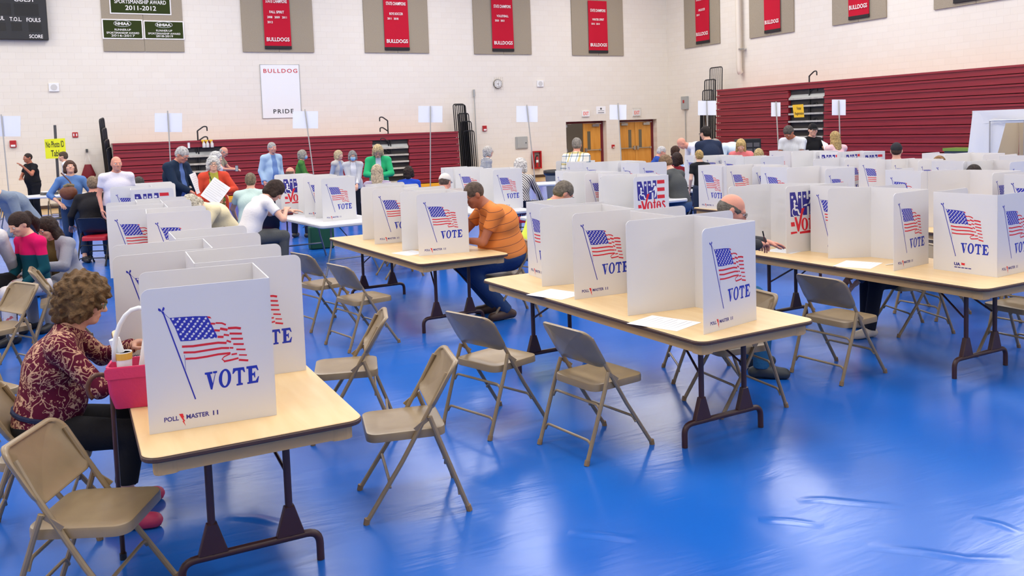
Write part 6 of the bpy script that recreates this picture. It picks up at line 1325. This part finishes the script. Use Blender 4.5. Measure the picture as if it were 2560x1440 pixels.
# sign stands: blank boards on thin poles
def stand(label, u, vt, vb, u0, u1, v0, v1, d, lean_u=0, dirn=0):
    top = atd(u, vt, d); base = atd(u + lean_u, vb, d); k = (base[2] - 0) / (top[2] - base[2]); g0 = base - (top - base) * k
    t = thing('sign_stand', label, 'sign', (g0[0], g0[1], 0))
    tp = Vector(top) - Vector((g0[0], g0[1], 0))
    MB().tube([(0, 0, .02), tp], .013, 8).obj('pole', mat('pole_aluminium', rgb(176, 174, 168), .4, metal=.4), t); MB().lathe([(.2, 0), (.2, .015), (.03, .035), (.02, .06)], 20).obj('base', M_DGREY, t)
    A, B_, C2, D2 = [Vector(atd(a, b_, d + .03)) - Vector((g0[0], g0[1], 0)) for a, b_ in ((u0, v1), (u1, v1), (u1, v0), (u0, v0))]
    n_ = (B_ - A).cross(D2 - A).normalized() * .006
    b = MB(); b.add([A + n_, B_ + n_, C2 + n_, D2 + n_, A - n_, B_ - n_, C2 - n_, D2 - n_], [(0, 1, 2, 3), (7, 6, 5, 4), (0, 4, 5, 1), (1, 5, 6, 2), (2, 6, 7, 3), (3, 7, 4, 0)]); b.obj('board', M_BOARD, t)
M_BOARD = mat('blank_poster_board', rgb(234, 236, 243), .7)
stand('blank white board on a pole at the left edge of the picture', 3, 286, 430, 0, 51, 290, 341, 19, 14)
stand('blank white board on a pole above the left bleachers', 419, 277, 490, 387, 455, 283, 330, 18.5, 12)
stand('blank white board on a pole in front of the school poster', 762, 273, 437, 732, 795, 278, 321, 19.5, 22)
stand('blank white board on a pole right of the middle of the back bleachers', 1076, 265, 463, 1046, 1106, 265, 306, 20, 0)
stand('blank white board on a pole left of the grey electrical panel', 1317, 262, 430, 1291, 1344, 265, 305, 20.5, 18)
stand('blank white board on a pole between the two doorways', 1545, 258, 400, 1524, 1566, 262, 299, 21, 8)
stand('blank white board on a pole at the end of the right bleachers', 1767, 252, 330, 1745, 1790, 252, 288, 20.5, 2)
stand('narrow white board on a pole in front of the right bleachers', 1940, 254, 372, 1928, 1951, 256, 291, 18.5, 6)
stand('white board on a pole behind the blonde woman in pink', 2097, 251, 356, 2080, 2114, 249, 288, 18.5, 3)
# yellow signs
def ysign(name, label, pts, d, lines, m, pole=None):
    O = Vector(atd(*pts[0], d)); t = thing(name, label, 'sign', (O.x, O.y, 0) if pole else O)
    Q = [Vector(atd(a, b_, d)) - t.location for a, b_ in pts]     # lower left, lower right, upper right, upper left
    n_ = (Q[1] - Q[0]).cross(Q[3] - Q[0]).normalized() * .006
    b = MB(); b.add([q + n_ for q in Q] + [q - n_ for q in Q], [(0, 1, 2, 3), (7, 6, 5, 4), (0, 4, 5, 1), (1, 5, 6, 2), (2, 6, 7, 3), (3, 7, 4, 0)]); b.obj('board', m, t)
    b = MB()
    for st, x0, x1, z0, z1 in lines:
        put_text(b, st, x0, x1, z0, z1, 0, lambda p, q, tt: Q[0] * (1 - p) * (1 - q) + Q[1] * p * (1 - q) + Q[2] * p * q + Q[3] * (1 - p) * q + n_ * 1.4, bold=.015)
    b.obj('lettering', M_INKK, t)
    if pole:
        a, c2 = Vector(atd(*pole[0], d + .05)) - t.location, Vector(atd(*pole[1], d + .05)) - t.location
        g = c2 + (c2 - a) * ((c2.z - 0) / (a.z - c2.z)); MB().tube([a, (g.x, g.y, .02)], .035, 8).obj('pole', M_DGREY, t); MB().lathe([(.25, 0), (.25, .02), (.05, .05)], 20, (g.x, g.y, 0)).obj('base', M_DGREY, t)
ysign('sign_stand', 'yellow sign reading No Photo ID Table on a dark pole', [(115, 397), (165.5, 395), (162, 345.5), (111, 348.5)], 23.2, [('No Photo ID', .06, .94, .56, .88), ('Table', .28, .80, .1, .42)], mat('neon_yellow_board', rgb(236, 238, 30), .6), ((137, 313), (143, 410)))
M_VR = mat('amber_board', rgb(238, 186, 34), .6)
ysign('hanging_sign', 'amber sign reading Voter Registration hung on the bleacher handrail', [(1985.5, 294), (2010.5, 293), (2008, 260.5), (1981, 262.5)], 22.6, [('Voter', .34, .78, .58, .84), ('Registration', .12, .98, .14, .42)], M_VR)
# trash can, storage bin, organiser, white tent
t = thing('trash_can', 'grey trash can with a black liner against the back wall', 'trash can', (*atd(1387, 440, 24.0)[:2], 0)); MB().lathe([(.21, 0), (.22, .01), (.27, .72), (.29, .73), (.29, .77), (.26, .77), (.2, .1)], 24).obj('bin', mat('grey_bin', rgb(116, 118, 118), .5), t, smooth=40); MB().lathe([(.275, .66), (.31, .7), (.315, .79), (.27, .8), (.25, .7)], 24).obj('liner', mat('black_bag', rgb(36, 34, 34), .35, bump=(30, .8)), t, smooth=True)
c = atx(2405, 375, xb - .5); t = thing('storage_bin', 'blue-grey storage bin with a green lid beside the white tent', 'bin', (c[0], c[1], 1.0)); t.location = (xb - .5, c[1], 0)
zt = c[2]
MB().box(-.25, .25, -.35, .35, .0, zt - .02).obj('tub', mat('bin_blue', rgb(62, 70, 84), .5), t); MB().box(-.28, .28, -.38, .38, zt - .02, zt + .06).obj('lid', mat('bin_green', rgb(120, 150, 60), .5), t)
c = atd(1869, 362, 21); t = thing('organiser', 'black drawer organiser rack behind the woman in coral pink', 'organiser', (c[0], c[1], 0), R(-25)); MB().box(-.28, .28, -.15, .15, .0, c[2] + .14).obj('rack', M_BLACK, t)
b = MB()
for i in range(3):
    for j in range(6): b.box(-.24 + .17 * i, -.1 + .17 * i, -.155, -.15, c[2] - .75 + .14 * j, c[2] - .65 + .14 * j)
b.obj('drawer_front', mat('smoky_drawer', rgb(88, 84, 84), .4), t)
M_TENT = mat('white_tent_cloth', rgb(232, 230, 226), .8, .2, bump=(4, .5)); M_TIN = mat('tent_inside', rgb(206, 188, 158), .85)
Y0 = atx(2432, 276, 17.6)[1]; zt = atx(2436, 277, 17.6)[2]
t = thing('privacy_tent', 'white cloth privacy tent with its front flap tied open at the right edge', 'tent', (17.6, Y0, 0), R(-90))
L_ = 3.2
def cloth_quad(b, P, nx=16, amp=.03, off=0.0):
    P = [Vector(p) for p in P]
    b.grid(nx, nx, lambda i, j: tuple(P[0] * (1 - i) * (1 - j) + P[1] * i * (1 - j) + P[2] * i * j + P[3] * (1 - i) * j + Vector((0, amp * math.sin(i * 11 + j * 3) * (1 - j * .6) + off, 0))))
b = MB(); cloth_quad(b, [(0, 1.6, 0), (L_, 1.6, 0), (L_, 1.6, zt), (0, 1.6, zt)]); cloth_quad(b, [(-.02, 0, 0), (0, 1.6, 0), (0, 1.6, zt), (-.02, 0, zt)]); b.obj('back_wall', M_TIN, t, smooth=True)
b = MB(); cloth_quad(b, [(-.25, -.05, 0), (.28, 0, 0), (.75, 0, zt - .25), (0, 0, zt)]); cloth_quad(b, [(0, 0, zt - .28), (L_, 0, zt - .28), (L_, 0, zt), (0, 0, zt)], amp=.015, off=-.01); b.obj('front_flap', M_TENT, t, smooth=True)
b = MB(); cloth_quad(b, [(1.25, -.06, 0), (L_, -.06, 0), (L_, -.06, zt - .1), (1.35, -.06, zt - .2)], amp=.05); b.obj('side_curtain', M_TENT, t, smooth=True)
for x in (.45, 1.2): MB().tube([(x, -.08, 0), (x, -.08, zt - .22)], .014, 8).obj('frame_pole', M_STEEL, t)
MB().tube([(.45, -.08, zt - .22), (L_, -.08, zt - .22)], .014, 8).obj('frame_pole', M_STEEL, t)
# laptops and odds and ends on the check-in tables
def laptop(label, u, v, d, rz):
    c = atd(u, v, d); t = thing('laptop', label, 'laptop', (c[0], c[1], .7405), rz)
    MB().box(-.17, .17, -.12, .12, 0, .018).obj('base', M_DGREY, t); b = MB(); b.T = Matrix.Translation((0, .12, .018)) @ Matrix.Rotation(R(-15), 4, 'X'); b.box(-.17, .17, 0, .012, 0, .23); b.obj('lid', M_BLACK, t); b = MB(); b.T = Matrix.Translation((0, .12, .018)) @ Matrix.Rotation(R(-15), 4, 'X'); b.box(-.155, .155, -.002, 0, .015, .215); b.obj('screen', mat('laptop_screen', rgb(150, 180, 220), .3, emit=.4), t)
laptop('black laptop in front of the man in the royal blue jacket', 1676, 389, 21.4, R(-150)); laptop('black laptop with a bright screen under the bending man in white', 1712, 392, 20.8, R(-20))
c = atd(70, 469, 21.5)
t = thing('document_box', 'low grey box of papers on the narrow white table at far left', 'box', (*atd(122, 470, 21.5)[:2], .7405), R(20)); MB().box(-.17, .17, -.12, .12, 0, .07).obj('tray', M_DGREY, t); MB().box(-.16, .16, -.11, .11, .07, .085).obj('papers', M_PAPER, t)
c = atd(85, 470, 21.5); paper('white papers at the left end of the narrow white table', c[0], c[1], .7405, .4, .3, R(30), None, 'paper_stack')
# maroon drawstring bag hanging on the back wall, green tote under the plastic table, red case
c = aty(221, 430, YB - .1); t = thing('drawstring_bag', 'maroon drawstring bag hanging on a hook against the back wall', 'bag', (c[0], YB - .1, c[2])); b = MB(); b.prism([(-.21, -.1), (-.17, -.2), (.17, -.2), (.21, -.1), (.09, .24), (-.09, .24)], 0, .09, XZ, .03); b.obj('body', mat('maroon_nylon', rgb(122, 22, 36), .55, bump=(12, .5)), t, smooth=50); MB().tube([(-.08, -.05, .28), (0, -.02, .66), (.08, -.05, .28)], .008, 6).obj('cord', M_INKW, t); MB().box(-.03, .03, -.04, .099, .62, .72).obj('hook', M_DGREY, t)
c = atz(802, 580, .0); t = thing('green_tote', 'dark green tote standing on the floor behind the white plastic table', 'bag', (*atd(802, 575, 15.2)[:2], 0)); MB().prism(rrect(.42, .4, .03, 3, 0, .2), -.1, .1, XZ, .02).obj('body', mat('green_canvas', rgb(16, 78, 54), .8), t); MB().tube([(-.1, 0, .38), (-.06, 0, .55), (.06, 0, .55), (.1, 0, .38)], .012, 6).obj('handle', mat('green_canvas_handle', rgb(16, 70, 50), .8), t)
c = atz(716, 535, .76); t = thing('pencil_case', 'dark red rolled case on the corner of the white plastic table', 'case', (c[0], c[1], .7825)); MB().tube([(-.1, 0, 0), (.1, 0, 0)], [.038, .04], 12).obj('body', mat('dark_red_cloth', rgb(110, 24, 40), .8), t, smooth=50); MB().tube([(-.09, -.02, .038), (.09, -.02, .038)], .004, 6).obj('zip', M_STEEL, t)
